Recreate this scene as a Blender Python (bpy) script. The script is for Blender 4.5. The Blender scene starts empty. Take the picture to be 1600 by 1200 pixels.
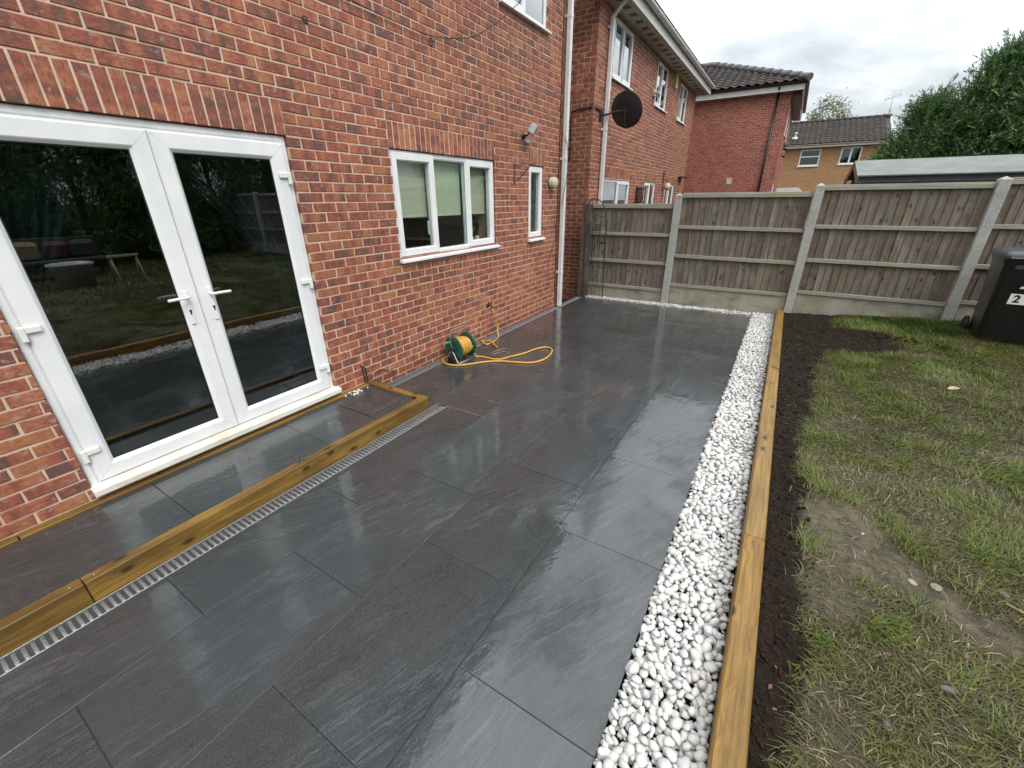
import bpy, math, random
import numpy as np
from mathutils import Vector, Matrix

SC = bpy.context.scene
COL = SC.collection
R_ = random.Random(7)
NP = np.random.default_rng(11)

# ------------------------------------------------------------------ camera
FPX, YAW, PITCH, ROLL = 648.2776, -.556786, .4196061, -.00786366
CAM = np.array([3.32057, 0.0, 1.81707])
cy_, sy_, cp_, sp_ = math.cos(YAW), math.sin(YAW), math.cos(PITCH), math.sin(PITCH)
FW = np.array([sy_*cp_, cy_*cp_, -sp_]); RT0 = np.array([cy_, -sy_, 0.0]); UP0 = np.cross(RT0, FW)
RT = math.cos(ROLL)*RT0 + math.sin(ROLL)*UP0
UP = -math.sin(ROLL)*RT0 + math.cos(ROLL)*UP0
cam = bpy.data.cameras.new('camera'); camo = bpy.data.objects.new('camera', cam); COL.objects.link(camo)
cam.sensor_width = 36.0; cam.lens = 36.0*FPX/1600.0; cam.clip_start = .02; cam.clip_end = 2000
camo.matrix_world = Matrix(((RT[0], UP[0], -FW[0], CAM[0]), (RT[1], UP[1], -FW[1], CAM[1]), (RT[2], UP[2], -FW[2], CAM[2]), (0, 0, 0, 1)))
SC.camera = camo

# ------------------------------------------------------------------ exposure, world, sun
SC.view_settings.view_transform = 'Standard'; SC.view_settings.look = 'None'
SC.view_settings.gamma = 1.0; SC.view_settings.use_curve_mapping = False
SC.view_settings.exposure = 0.42
SUN_EL, SUN_AZ, SUN_STRENGTH = math.radians(48), math.radians(118), 1.5     # azimuth measured from +y towards +x
SKY_STRENGTH = 0.1
ZEN_GAIN = 1.9

class NT:
    """small helper round a node tree"""
    def __init__(s, tree): s.t = tree
    def n(s, typ, _props=None, **inp):
        nd = s.t.nodes.new(typ)
        for k, v in (_props or {}).items(): setattr(nd, k, v)
        for k, v in inp.items():
            if k[0] == 'i' and k[1:].isdigit(): sock = nd.inputs[int(k[1:])]
            else:
                sock = nd.inputs[k.replace('_', ' ')]
            if isinstance(v, bpy.types.NodeSocket): s.t.links.new(v, sock)
            else: sock.default_value = v
        return nd
    def math(s, op, a, b=0.0, c=0.0, clamp=False): return s.n('ShaderNodeMath', dict(operation=op, use_clamp=clamp), i0=a, i1=b, i2=c).outputs[0]
    def mix(s, f, a, b, mode='MIX'):
        nd = s.t.nodes.new('ShaderNodeMix'); nd.data_type = 'RGBA'; nd.blend_type = mode
        for sock, v in ((nd.inputs[0], f), (nd.inputs[6], a), (nd.inputs[7], b)):
            if isinstance(v, bpy.types.NodeSocket): s.t.links.new(v, sock)
            else: sock.default_value = (v if not isinstance(v, tuple) or len(v) == 4 else (*v, 1))
        return nd.outputs[2]
    def ramp(s, f, stops, interp='LINEAR'):
        nd = s.t.nodes.new('ShaderNodeValToRGB'); nd.color_ramp.interpolation = interp
        e = nd.color_ramp.elements
        while len(e) < len(stops): e.new(0.5)
        for el, (p, c) in zip(e, stops):
            el.position = p; el.color = (c, c, c, 1) if isinstance(c, (int, float)) else (*c, 1)
        s.t.links.new(f, nd.inputs[0]); return nd.outputs[0]
    def noise(s, vec, scale, detail=4, rough=.55, dist=0.0, out=0, dims='3D'):
        return s.n('ShaderNodeTexNoise', dict(noise_dimensions=dims), Vector=vec, Scale=scale, Detail=detail, Roughness=rough, Distortion=dist).outputs[out]
    def map(s, vec, scale=(1, 1, 1), loc=(0, 0, 0), rot=(0, 0, 0)):
        return s.n('ShaderNodeMapping', None, Vector=vec, Scale=scale, Location=loc, Rotation=rot).outputs[0]
    def attr(s, name, typ='GEOMETRY', out='Fac'): return s.n('ShaderNodeAttribute', dict(attribute_name=name, attribute_type=typ)).outputs[out]
    def pos(s): return s.n('ShaderNodeNewGeometry').outputs['Position']
    def bump(s, h, strength=.3, dist=.01, normal=None):
        kw = dict(Height=h, Strength=strength, Distance=dist)
        if normal is not None: kw['Normal'] = normal
        return s.n('ShaderNodeBump', None, **kw).outputs[0]

w = bpy.data.worlds.new('World'); SC.world = w; w.use_nodes = True
nt = NT(w.node_tree); w.node_tree.nodes.clear()
sky = nt.n('ShaderNodeTexSky', dict(sky_type='NISHITA', sun_disc=False, sun_elevation=SUN_EL, sun_rotation=SUN_AZ, altitude=50, air_density=1.2, dust_density=2.0))
dirv = nt.n('ShaderNodeTexCoord').outputs['Generated']
sx = nt.n('ShaderNodeSeparateXYZ', None, Vector=dirv)
zc = nt.math('MAXIMUM', sx.outputs['Z'], 0.0)
zz = nt.math('ADD', zc, .22)
pl = nt.n('ShaderNodeCombineXYZ', None, X=nt.math('DIVIDE', sx.outputs['X'], zz), Y=nt.math('DIVIDE', sx.outputs['Y'], zz), Z=0.0).outputs[0]
n1 = nt.noise(nt.map(pl, loc=(3.1, 7.4, 0)), .85, 7, .56, .35)
n2 = nt.noise(nt.map(pl, loc=(13.1, 2.4, 0)), 2.6, 6, .6, .2)
cm = nt.math('ADD', nt.math('MULTIPLY', n1, .75), nt.math('MULTIPLY', n2, .25))
ccol = nt.ramp(cm, [(.30, (.33, .365, .40)), (.43, (.50, .54, .57)), (.52, (.70, .735, .76)), (.61, (.93, .95, .96)), (.70, (1.18, 1.18, 1.18))])
grad = nt.math('ADD', 1.0, nt.math('MULTIPLY', nt.math('POWER', zc, 1.4), ZEN_GAIN))
cc = nt.mix(1.0, ccol, nt.n('ShaderNodeCombineXYZ', None, X=grad, Y=grad, Z=grad).outputs[0], 'MULTIPLY')
cc10 = nt.mix(1.0, cc, (10, 10, 10), 'MULTIPLY')
skyc = nt.mix(.90, sky.outputs[0], cc10)
bg = nt.n('ShaderNodeBackground', None, Color=skyc, Strength=SKY_STRENGTH)
wo = nt.n('ShaderNodeOutputWorld', None, Surface=bg.outputs[0])

sun = bpy.data.lights.new('sun', 'SUN'); sun.energy = SUN_STRENGTH; sun.angle = math.radians(25); sun.color = (1.0, .955, .89)
suno = bpy.data.objects.new('sun', sun); COL.objects.link(suno)
sd = Vector((math.cos(SUN_EL)*math.sin(SUN_AZ), math.cos(SUN_EL)*math.cos(SUN_AZ), math.sin(SUN_EL)))
suno.rotation_euler = sd.to_track_quat('Z', 'Y').to_euler(); suno.location = (10, -5, 20)

# ------------------------------------------------------------------ mesh builder
def vnoise(x, y, seed=0):
    x = np.asarray(x, float); y = np.asarray(y, float)
    xi = np.floor(x).astype(np.int64); yi = np.floor(y).astype(np.int64); fx = x-xi; fy = y-yi
    fx = fx*fx*(3-2*fx); fy = fy*fy*(3-2*fy)
    def h(a, b):
        v = (a*374761393 + b*668265263 + seed*974711) & 0x7fffffff
        v = ((v ^ (v >> 13))*1274126177) & 0x7fffffff
        return ((v ^ (v >> 16)) & 0xffff)/65535.0
    return (h(xi, yi)*(1-fx)+h(xi+1, yi)*fx)*(1-fy) + (h(xi, yi+1)*(1-fx)+h(xi+1, yi+1)*fx)*fy
def fbm(x, y, seed=0, oct=4):
    s = 0; a = .5; t = 0
    for o in range(oct):
        s = s + a*vnoise(np.asarray(x)*2**o, np.asarray(y)*2**o, seed+o*17); t += a; a *= .5
    return s/t

class MB:
    def __init__(s): s.v = []; s.f = []; s.uv = []; s.t = []; s.sm = []; s.useuv = False
    def face(s, idx, tint=.5, smooth=False, uv=None):
        s.f.append(tuple(idx)); s.t.append(tint); s.sm.append(smooth)
        if uv is not None: s.useuv = True
        s.uv.append(uv)
    def poly(s, pts, tint=.5, uv=None):
        b = len(s.v); s.v += [tuple(p) for p in pts]; s.face(range(b, b+len(pts)), tint, False, uv)
    def box(s, x0, x1, y0, y1, z0, z1, tint=.5):
        b = len(s.v)
        s.v += [(x, y, z) for z in (z0, z1) for y in (y0, y1) for x in (x0, x1)]
        for q in ((0, 2, 3, 1), (4, 5, 7, 6), (0, 1, 5, 4), (2, 6, 7, 3), (0, 4, 6, 2), (1, 3, 7, 5)):
            s.face([b+i for i in q], tint)
    def cbox(s, x0, x1, y0, y1, z0, z1, c=.004, tint=.5, M=None):
        """box with chamfered edges"""
        b = len(s.v); lo = (x0, y0, z0); hi = (x1, y1, z1); ctr = np.array([(x0+x1)/2, (y0+y1)/2, (z0+z1)/2])
        c = min(c, .45*min(x1-x0, y1-y0, z1-z0))
        idx = {}; P = []
        for sx in (0, 1):
            for sy in (0, 1):
                for sz in (0, 1):
                    sg = (sx, sy, sz)
                    for ax in range(3):
                        p = []
                        for k in range(3):
                            e = hi[k] if sg[k] else lo[k]
                            p.append(e if k == ax else e + (-c if sg[k] else c))
                        idx[(sg, ax)] = len(P); P.append(p)
        F = []
        for ax in range(3):
            o = [k for k in range(3) if k != ax]
            for sd_ in (0, 1):
                q = []
                for a, bb in ((0, 0), (1, 0), (1, 1), (0, 1)):
                    sg = [0, 0, 0]; sg[ax] = sd_; sg[o[0]] = a; sg[o[1]] = bb; q.append(idx[(tuple(sg), ax)])
                F.append(q)
            for a in (0, 1):
                for bb in (0, 1):
                    s0 = [0, 0, 0]; s1 = [0, 0, 0]; s1[ax] = 1
                    for sg in (s0, s1): sg[o[0]] = a; sg[o[1]] = bb
                    s0, s1 = tuple(s0), tuple(s1)
                    F.append([idx[(s0, o[0])], idx[(s1, o[0])], idx[(s1, o[1])], idx[(s0, o[1])]])
        for sx in (0, 1):
            for sy in (0, 1):
                for sz in (0, 1): F.append([idx[((sx, sy, sz), k)] for k in range(3)])
        P = np.array(P)
        for q in F:
            a, bb, cc_ = P[q[0]], P[q[1]], P[q[2]]
            if np.dot(np.cross(bb-a, cc_-a), P[q].mean(0)-ctr) < 0: q.reverse()
        if M is not None: P = (np.c_[P, np.ones(len(P))] @ np.array(M).T)[:, :3]
        s.v += [tuple(p) for p in P]
        for q in F: s.face([b+i for i in q], tint)
    def grid(s, P, tint=.5, smooth=True, flip=False, closeu=False):
        """P: (n, m, 3) array"""
        n, m = P.shape[:2]; b = len(s.v); s.v += [tuple(p) for p in P.reshape(-1, 3)]
        for i in range(n-1):
            for j in range(m if closeu else m-1):
                j2 = (j+1) % m
                q = [b+i*m+j, b+i*m+j2, b+(i+1)*m+j2, b+(i+1)*m+j]
                s.face(q[::-1] if flip else q, tint, smooth)
    def tube(s, pts, r, n=8, closed=False, caps=True, tint=.5):
        pts = np.array(pts, float); k = len(pts)
        T = np.roll(pts, -1, 0)-np.roll(pts, 1, 0) if closed else np.gradient(pts, axis=0)
        T /= np.linalg.norm(T, axis=1)[:, None]+1e-12
        up = np.array([0, 0, 1.0]) if abs(T[0][2]) < .9 else np.array([1.0, 0, 0])
        u = np.cross(T[0], up); u /= np.linalg.norm(u)
        rr = np.broadcast_to(r, (k,)); ring = []
        for i in range(k):
            u = u - T[i]*np.dot(u, T[i]); u /= np.linalg.norm(u)+1e-12; vv = np.cross(T[i], u)
            a = np.arange(n)*2*np.pi/n
            ring.append(pts[i]+rr[i]*(np.cos(a)[:, None]*u+np.sin(a)[:, None]*vv))
        b = len(s.v); P = np.array(ring)
        if closed: P = np.concatenate([P, P[:1]])
        s.grid(P, tint, True, True, True)
        if caps and not closed:
            s.face([b+j for j in range(n)], tint); s.face([b+(k-1)*n+j for j in range(n)][::-1], tint)
    def lathe(s, prof, o, d, n=24, tint=.5, smooth=True):
        """prof: list of (radius, distance along d)"""
        d = np.array(d, float); d /= np.linalg.norm(d); a = np.array([0, 0, 1.0]) if abs(d[2]) < .9 else np.array([1.0, 0, 0])
        u = np.cross(d, a); u /= np.linalg.norm(u); vv = np.cross(d, u); o = np.array(o, float)
        an = np.arange(n)*2*np.pi/n
        P = np.array([[o+d*h+rad*(math.cos(t)*u+math.sin(t)*vv) for t in an] for rad, h in prof])
        s.grid(P, tint, smooth, False, True)
    def ring(s, y0, y1, z0, z1, prof, x=0.0, tint=.5):
        """mitred picture frame in the y-z plane, prof: list of (inset, x)"""
        b = len(s.v)
        for ins, xx in prof:
            s.v += [(x+xx, y0+ins, z0+ins), (x+xx, y1-ins, z0+ins), (x+xx, y1-ins, z1-ins), (x+xx, y0+ins, z1-ins)]
        for i in range(len(prof)-1):
            for j in range(4):
                j2 = (j+1) % 4
                s.face([b+i*4+j, b+i*4+j2, b+i*4+4+j2, b+i*4+4+j], tint)
    def xform(s, M, start=0):
        V = np.array(s.v[start:]); V = (np.c_[V, np.ones(len(V))] @ np.array(M).T)[:, :3]
        s.v[start:] = [tuple(p) for p in V]
    def mesh(s, name, mat, origin=(0, 0, 0)):
        me = bpy.data.meshes.new(name)
        V = np.array(s.v, float)-np.array(origin)
        me.from_pydata(V.tolist(), [], s.f)
        me.polygons.foreach_set('use_smooth', s.sm)
        at = me.attributes.new('tint', 'FLOAT', 'FACE'); at.data.foreach_set('value', np.array(s.t, np.float32))
        if s.useuv:
            ul = me.uv_layers.new(name='UVMap'); arr = []
            for f, u in zip(s.f, s.uv): arr += list(u) if u is not None else [(0, 0)]*len(f)
            ul.data.foreach_set('uv', np.array(arr, np.float32).ravel())
        if mat: me.materials.append(mat)
        return me
    def build(s, name, mat, parent=None, **kw):
        org = wloc(parent) if parent else np.array(kw.pop('origin', (0, 0, 0)), float)
        o = bpy.data.objects.new(name, s.mesh(name, mat, org)); COL.objects.link(o)
        if parent: o.parent = parent
        else: o.location = org
        for k, v in kw.items(): o[k] = v
        return o

def wloc(o):
    p = np.zeros(3)
    while o: p = p+np.array(o.location); o = o.parent
    return p
def tag(o, label, cat, group=None):
    o['label'] = label; o['category'] = cat
    if group: o['group'] = group
    return o
def thing(name, label, cat, loc=(0, 0, 0), group=None):
    o = bpy.data.objects.new(name, None); COL.objects.link(o); o.location = loc; o.empty_display_size = .1
    return tag(o, label, cat, group)
def inst(name, me, parent, M=None, **kw):
    o = bpy.data.objects.new(name, me); COL.objects.link(o); o.parent = parent
    if M is not None:
        M = Matrix(M) if not isinstance(M, Matrix) else M
        o.matrix_basis = Matrix.Translation(-Vector(wloc(parent))) @ M
    for k, v in kw.items(): o[k] = v
    return o
def raw_mesh(name, V, F, mat, tint=None, smooth=False, nv=None):
    """fast mesh from arrays, F (n, k) faces of equal size, tint per face"""
    me = bpy.data.meshes.new(name); F = np.asarray(F); k = F.shape[1]
    me.vertices.add(len(V)); me.vertices.foreach_set('co', np.asarray(V, np.float32).ravel())
    me.loops.add(F.size); me.loops.foreach_set('vertex_index', F.ravel().astype(np.int32))
    me.polygons.add(len(F)); me.polygons.foreach_set('loop_start', (np.arange(len(F))*k).astype(np.int32))
    me.polygons.foreach_set('use_smooth', np.full(len(F), smooth))
    if tint is not None:
        at = me.attributes.new('tint', 'FLOAT', 'FACE'); at.data.foreach_set('value', np.asarray(tint, np.float32))
    me.update(calc_edges=True); me.validate()
    if mat: me.materials.append(mat)
    return me
def spline(pts, n=8, closed=False):
    P = np.array(pts, float); out = []; k = len(P)
    for i in range(k if closed else k-1):
        if closed: p0, p1, p2, p3 = P[(i-1) % k], P[i], P[(i+1) % k], P[(i+2) % k]
        else: p0, p1, p2, p3 = P[max(i-1, 0)], P[i], P[i+1], P[min(i+2, k-1)]
        for t in np.arange(n)/n:
            out.append(.5*((2*p1)+(-p0+p2)*t+(2*p0-5*p1+4*p2-p3)*t*t+(-p0+3*p1-3*p2+p3)*t**3))
    if not closed: out.append(P[-1])
    return np.array(out)
def px(P):
    """pixel size of a metre at point P, used only to choose which repeats become single objects"""
    d = np.asarray(P)-CAM; wv = d@FW
    return np.where(wv > .05, 1.0/np.maximum(wv, .05), 0), np.abs(d@RT)/np.maximum(wv, .05), (d@UP)/np.maximum(wv, .05)

# ------------------------------------------------------------------ materials
MATS = {}
def material(name, fn):
    m = bpy.data.materials.new(name); m.use_nodes = True; t = m.node_tree; t.nodes.clear(); n = NT(t)
    out = t.nodes.new('ShaderNodeOutputMaterial'); sh = fn(n)
    t.links.new(sh, out.inputs['Surface']); MATS[name] = m; return m
def P(n, color, rough=.5, normal=None, **kw):
    a = dict(Roughness=rough)
    a['Base_Color'] = (*color, 1) if isinstance(color, tuple) and len(color) == 3 else color
    if normal is not None: a['Normal'] = normal
    a.update(kw)
    return n.n('ShaderNodeBsdfPrincipled', None, **a).outputs[0]
def simple(name, color, rough=.5, var=.12, scale=12, bump=.05, metallic=0.0, dist=.004, **kw):
    def fn(n):
        p = n.pos(); v = n.noise(p, scale, 5, .6)
        lo = tuple(c*(1-var) for c in color); hi = tuple(min(1, c*(1+var)) for c in color)
        c = n.ramp(v, [(.3, lo), (.7, hi)])
        return P(n, c, n.math('ADD', rough-.08, n.math('MULTIPLY', n.noise(p, scale*2.3, 3), .16)), n.bump(n.noise(p, scale*6, 4), bump, dist), Metallic=metallic, **kw)
    return material(name, fn)

def brick_fn(dark, red, orange, kiss=1.0):
    def fn(n):
        uvn = n.n('ShaderNodeUVMap').outputs[0]
        s = n.n('ShaderNodeSeparateXYZ', None, Vector=uvn)
        t = n.attr('tint'); p = n.pos()
        # kiss-mark bands along each brick
        band = n.noise(n.n('ShaderNodeCombineXYZ', None, X=n.math('MULTIPLY', s.outputs[0], 12.0), Y=n.math('MULTIPLY', s.outputs[1], 1.2), Z=0.0).outputs[0], 1.0, 2.5, .5)
        k = n.math('ADD', n.math('MULTIPLY', n.math('SUBTRACT', band, .5), 2.3*kiss), n.math('MULTIPLY', n.math('SUBTRACT', t, .5), .52))
        k = n.math('ADD', n.math('ADD', k, .5), n.math('MULTIPLY', n.math('SUBTRACT', n.noise(uvn, 45, 4, .65), .5), .45))
        base = n.ramp(k, [(.06, dark), (.28, tuple(.55*a+.45*b for a, b in zip(dark, red))), (.50, red), (.80, orange)])
        # fine drag texture, pale scuffs and dark pits
        drag = n.noise(n.map(uvn, (26, 85, 1)), 1.0, 6, .75)
        base = n.mix(n.ramp(drag, [(.46, 0.0), (.61, .78)]), base, n.mix(.66, base, (.050, .026, .022)))
        base = n.mix(n.ramp(n.noise(uvn, 34, 5, .7), [(.54, 0.0), (.68, .50)]), base, (.44, .23, .14))
        base = n.mix(n.ramp(n.noise(uvn, 52, 4, .7), [(.60, 0.0), (.70, .6)]), base, (.075, .048, .045))
        scuff = n.ramp(n.noise(uvn, 17, 3, .55), [(.60, 0.0), (.70, 1.0)])
        base = n.mix(n.math('MULTIPLY', scuff, .42), base, (.40, .31, .29))
        speck = n.ramp(n.noise(p, 160, 2, .6), [(.68, 0.0), (.75, 1.0)])
        base = n.mix(n.math('MULTIPLY', speck, .35), base, (.52, .40, .33))
        stain = n.ramp(n.noise(n.map(p, (1, 1, .45)), 1.1, 5, .6), [(.35, .86), (.65, 1.08)])
        base = n.mix(1.0, base, stain, 'MULTIPLY')
        h = n.math('ADD', n.math('MULTIPLY', drag, .8), n.noise(p, 90, 5, .7))
        return P(n, base, n.math('ADD', .55, n.math('MULTIPLY', drag, .3)), n.bump(h, .55, .004))
    return fn
material('brick', brick_fn((.150, .068, .055), (.335, .090, .052), (.420, .160, .075)))
material('brick_deep', brick_fn((.205, .060, .046), (.350, .086, .056), (.430, .130, .080), .7))
material('brick_plinth', brick_fn((.165, .052, .028), (.235, .070, .034), (.290, .090, .042), .35))
def mortar_fn(col):
    def fn(n):
        p = n.pos(); a = n.noise(p, 7, 5, .6); b = n.noise(p, 120, 4, .7)
        c = n.ramp(a, [(.3, tuple(x*.78 for x in col)), (.7, tuple(min(1, x*1.1) for x in col))])
        c = n.mix(n.math('MULTIPLY', b, .3), c, tuple(x*.6 for x in col))
        return P(n, c, .9, n.bump(b, .6, .004))
    return fn
material('mortar', mortar_fn((.70, .51, .385)))
material('mortar_dark', mortar_fn((.13, .075, .05)))
material('mortar_red', mortar_fn((.62, .42, .33)))

def upvc_fn(n):
    p = n.pos(); a = n.noise(p, 3.5, 5, .6); b = n.ramp(n.noise(n.map(p, (1, 1, .5)), 16, 5, .7), [(.60, 0.0), (.78, 1.0)])
    c = n.ramp(a, [(.3, (.70, .715, .72)), (.7, (.80, .81, .81))])
    c = n.mix(n.math('MULTIPLY', b, .34), c, (.50, .47, .40))
    return P(n, c, n.math('ADD', .26, n.math('MULTIPLY', a, .18)), n.bump(n.noise(p, 30, 2), .03, .003))
material('upvc', upvc_fn)
def cill_fn(n):
    p = n.pos(); b = n.ramp(n.noise(n.map(p, (1, .35, 1)), 11, 6, .7), [(.42, 0.0), (.70, 1.0)])
    c = n.mix(n.math('MULTIPLY', b, .75), (.74, .73, .68), (.50, .40, .25))
    return P(n, c, .38, n.bump(n.noise(p, 40, 3), .04, .003))
material('cill_white', cill_fn)
simple('hinge_white', (.74, .735, .70), .4, .06)
simple('seal_black', (.012, .012, .013), .6)
simple('black_plastic', (.012, .0125, .014), .42, .3, 20, .08)
simple('black_metal', (.014, .013, .013), .45, .3, 30, .1)
simple('steel', (.29, .30, .31), .36, .35, 90, .15, .55)
simple('pipe_white', (.66, .665, .66), .4, .10, 5, .04)
simple('fascia_white', (.60, .60, .58), .5, .14, 4, .06)
simple('soffit_board', (.46, .45, .42), .7, .22, 5, .1)
simple('vent_cream', (.50, .45, .33), .6, .15)
simple('lead_grey', (.10, .10, .105), .55, .3)
simple('lamp_grey', (.42, .43, .43), .4, .12)
simple('alarm_yellow', (.62, .50, .17), .5, .1)
simple('blind_cream', (.62, .60, .45), .8, .06, 20)
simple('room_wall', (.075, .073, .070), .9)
simple('curtain_teal', (.075, .135, .155), .9, .2, 8)
simple('door_dark', (.05, .05, .052), .6)
simple('leaf_green', (.10, .22, .03), .5)
simple('rail_white', (.70, .68, .64), .5)

def glass_fn(tint, gain, wav=0.0, rough=0.0):
    def fn(n):
        p = n.pos()
        nrm = n.bump(n.noise(p, 1.4, 2), .02, .05) if not wav else n.bump(n.noise(n.map(p, (1, 22, 1.6)), 1.0, 4, .6), wav, .02)
        bf = n.n('ShaderNodeNewGeometry').outputs['Backfacing']
        f = n.n('ShaderNodeFresnel', None, IOR=n.math('SUBTRACT', 1.5, n.math('MULTIPLY', bf, .8333)), Normal=nrm).outputs[0]
        f = n.math('MULTIPLY', f, gain, clamp=True)
        tr = n.n('ShaderNodeBsdfTransparent', None, Color=(*tint, 1)).outputs[0]
        gl = n.n('ShaderNodeBsdfGlossy', None, Color=(1, 1, 1, 1), Roughness=rough, Normal=nrm).outputs[0]
        return n.n('ShaderNodeMixShader', None, i0=f, i1=tr, i2=gl).outputs[0]
    return fn
material('glass', glass_fn((.56, .62, .63), 3.3))
material('glass_clear', glass_fn((.86, .90, .89), 1.1))
material('glass_rain', glass_fn((.86, .93, .91), 1.3, .35, .05))
material('glass_far', glass_fn((.45, .52, .55), 2.2))

def tile_fn(scale=1.0, wet=1.0, ang=.35):
    def fn(n):
        p = n.pos(); r = n.n('ShaderNodeObjectInfo').outputs['Random']
        ofs = n.n('ShaderNodeVectorMath', dict(operation='SCALE'), Vector=n.n('ShaderNodeCombineXYZ', None, X=r, Y=n.math('MULTIPLY', r, 2.7), Z=r).outputs[0], Scale=40.0).outputs[0]
        q = n.n('ShaderNodeVectorMath', dict(operation='ADD'), i0=p, i1=ofs).outputs[0]
        rot = n.n('ShaderNodeVectorRotate', dict(rotation_type='Z_AXIS'), Vector=q, Angle=n.math('ADD', ang, n.math('MULTIPLY', n.math('SUBTRACT', r, .5), .5))).outputs[0]
        st = n.map(rot, (7.5, 1.1, 4))
        vein = n.noise(st, 1.0, 8, .62, .7)
        vein2 = n.noise(n.map(rot, (34, 4.2, 10)), 1.0, 7, .74, .4)
        line = n.math('MULTIPLY', n.ramp(vein, [(.486, 0.0), (.499, 1.0), (.501, 1.0), (.514, 0.0)]), n.ramp(n.noise(q, 1.6, 3), [(.50, 0.0), (.62, 1.0)]))
        cloud = n.noise(q, 2.2, 5, .6)
        c = n.ramp(cloud, [(.25, (.024, .0300, .0325)), (.75, (.042, .0505, .0540))])
        c = n.mix(n.math('MULTIPLY', n.ramp(vein2, [(.48, 0.0), (.72, 1.0)]), .30), c, (.082, .090, .094))
        c = n.mix(n.math('MULTIPLY', n.ramp(vein, [(.36, 1.0), (.46, 0.0)]), .42), c, (.022, .0222, .023))
        c = n.mix(n.math('MULTIPLY', line, .45), c, (.150, .152, .154))
        c = n.mix(n.math('MULTIPLY', n.ramp(r, [(.45, 0.0), (.8, 1.0)]), .45), c, (.030, .0315, .0305))
        l2 = n.noise(n.map(rot, (17, 1.5, 6)), 1.0, 7, .6, .35)
        msk = n.ramp(n.noise(n.map(rot, (2.6, .9, 1)), 1.0, 4, .6), [(.46, 0.0), (.60, 1.0)])
        thin = n.math('MULTIPLY', n.ramp(l2, [(.484, 0.0), (.499, 1.0), (.501, 1.0), (.516, 0.0)]), msk)
        thin2 = n.math('MULTIPLY', n.ramp(l2, [(.425, 0.0), (.437, 1.0), (.440, 1.0), (.452, 0.0)]), msk)
        c = n.mix(n.math('MULTIPLY', thin, .42), c, (.15, .16, .165))
        c = n.mix(n.math('MULTIPLY', thin2, .55), c, (.010, .011, .012))
        grit = n.noise(q, 240, 3, .65)
        c = n.mix(n.math('MULTIPLY', n.ramp(grit, [(.50, 0.0), (.66, 1.0)]), .55), c, (.098, .104, .107))
        c = n.mix(n.math('MULTIPLY', n.ramp(grit, [(.34, 1.0), (.46, 0.0)]), .45), c, (.012, .0125, .013))
        # film of rain water: pooled patches smooth, the rest rough and only damp
        pool = n.noise(n.map(p, (1.0, .62, 1)), 1.7, 6, .62, .5)
        pool = n.math('ADD', pool, n.math('MULTIPLY', n.math('SUBTRACT', vein2, .5), .22))
        seam = n.math('POWER', 2.718, n.math('MULTIPLY', n.math('POWER', n.math('DIVIDE', n.math('SUBTRACT', n.n('ShaderNodeSeparateXYZ', None, Vector=p).outputs[0], 2.50), .07), 2.0), -1.0))
        pool = n.math('ADD', pool, n.math('MULTIPLY', seam, .10))
        film = n.ramp(pool, [(.38, .22), (.46, .72), (.54, 1.0)])
        hb = n.math('ADD', n.math('ADD', n.math('MULTIPLY', vein, 1.2), n.math('MULTIPLY', n.math('SUBTRACT', thin, thin2), .25)), n.math('ADD', n.math('MULTIPLY', vein2, .8), n.math('MULTIPLY', grit, .35)))
        nrm = n.bump(hb, .34, .005)
        wav = n.math('ADD', n.noise(n.map(p, (1, 1, 1)), 9, 3, .55), n.math('MULTIPLY', vein, .35))
        wn = n.bump(wav, .12, .012)
        cn = n.bump(hb, n.math('MULTIPLY', n.math('SUBTRACT', 1.06, film), .22), .005, wn)
        rough = n.ramp(film, [(.2, .40), (1.0, .24)])
        cr = n.ramp(film, [(.15, .20), (.7, .06), (1.0, .010)])
        return P(n, c, rough, nrm, Specular_IOR_Level=.22, Coat_Weight=n.math('MULTIPLY', n.math('ADD', .35, n.math('MULTIPLY', film, .65)), wet), Coat_Roughness=cr, Coat_Normal=cn, Coat_IOR=1.62)
    return fn
material('tile_wet', tile_fn())
material('tile_step', tile_fn(1.0, 1.0, .12))
simple('grout_dark', (.040, .040, .038), .8)
simple('membrane', (.012, .011, .010), .9, .3, 60, .4)

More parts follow.
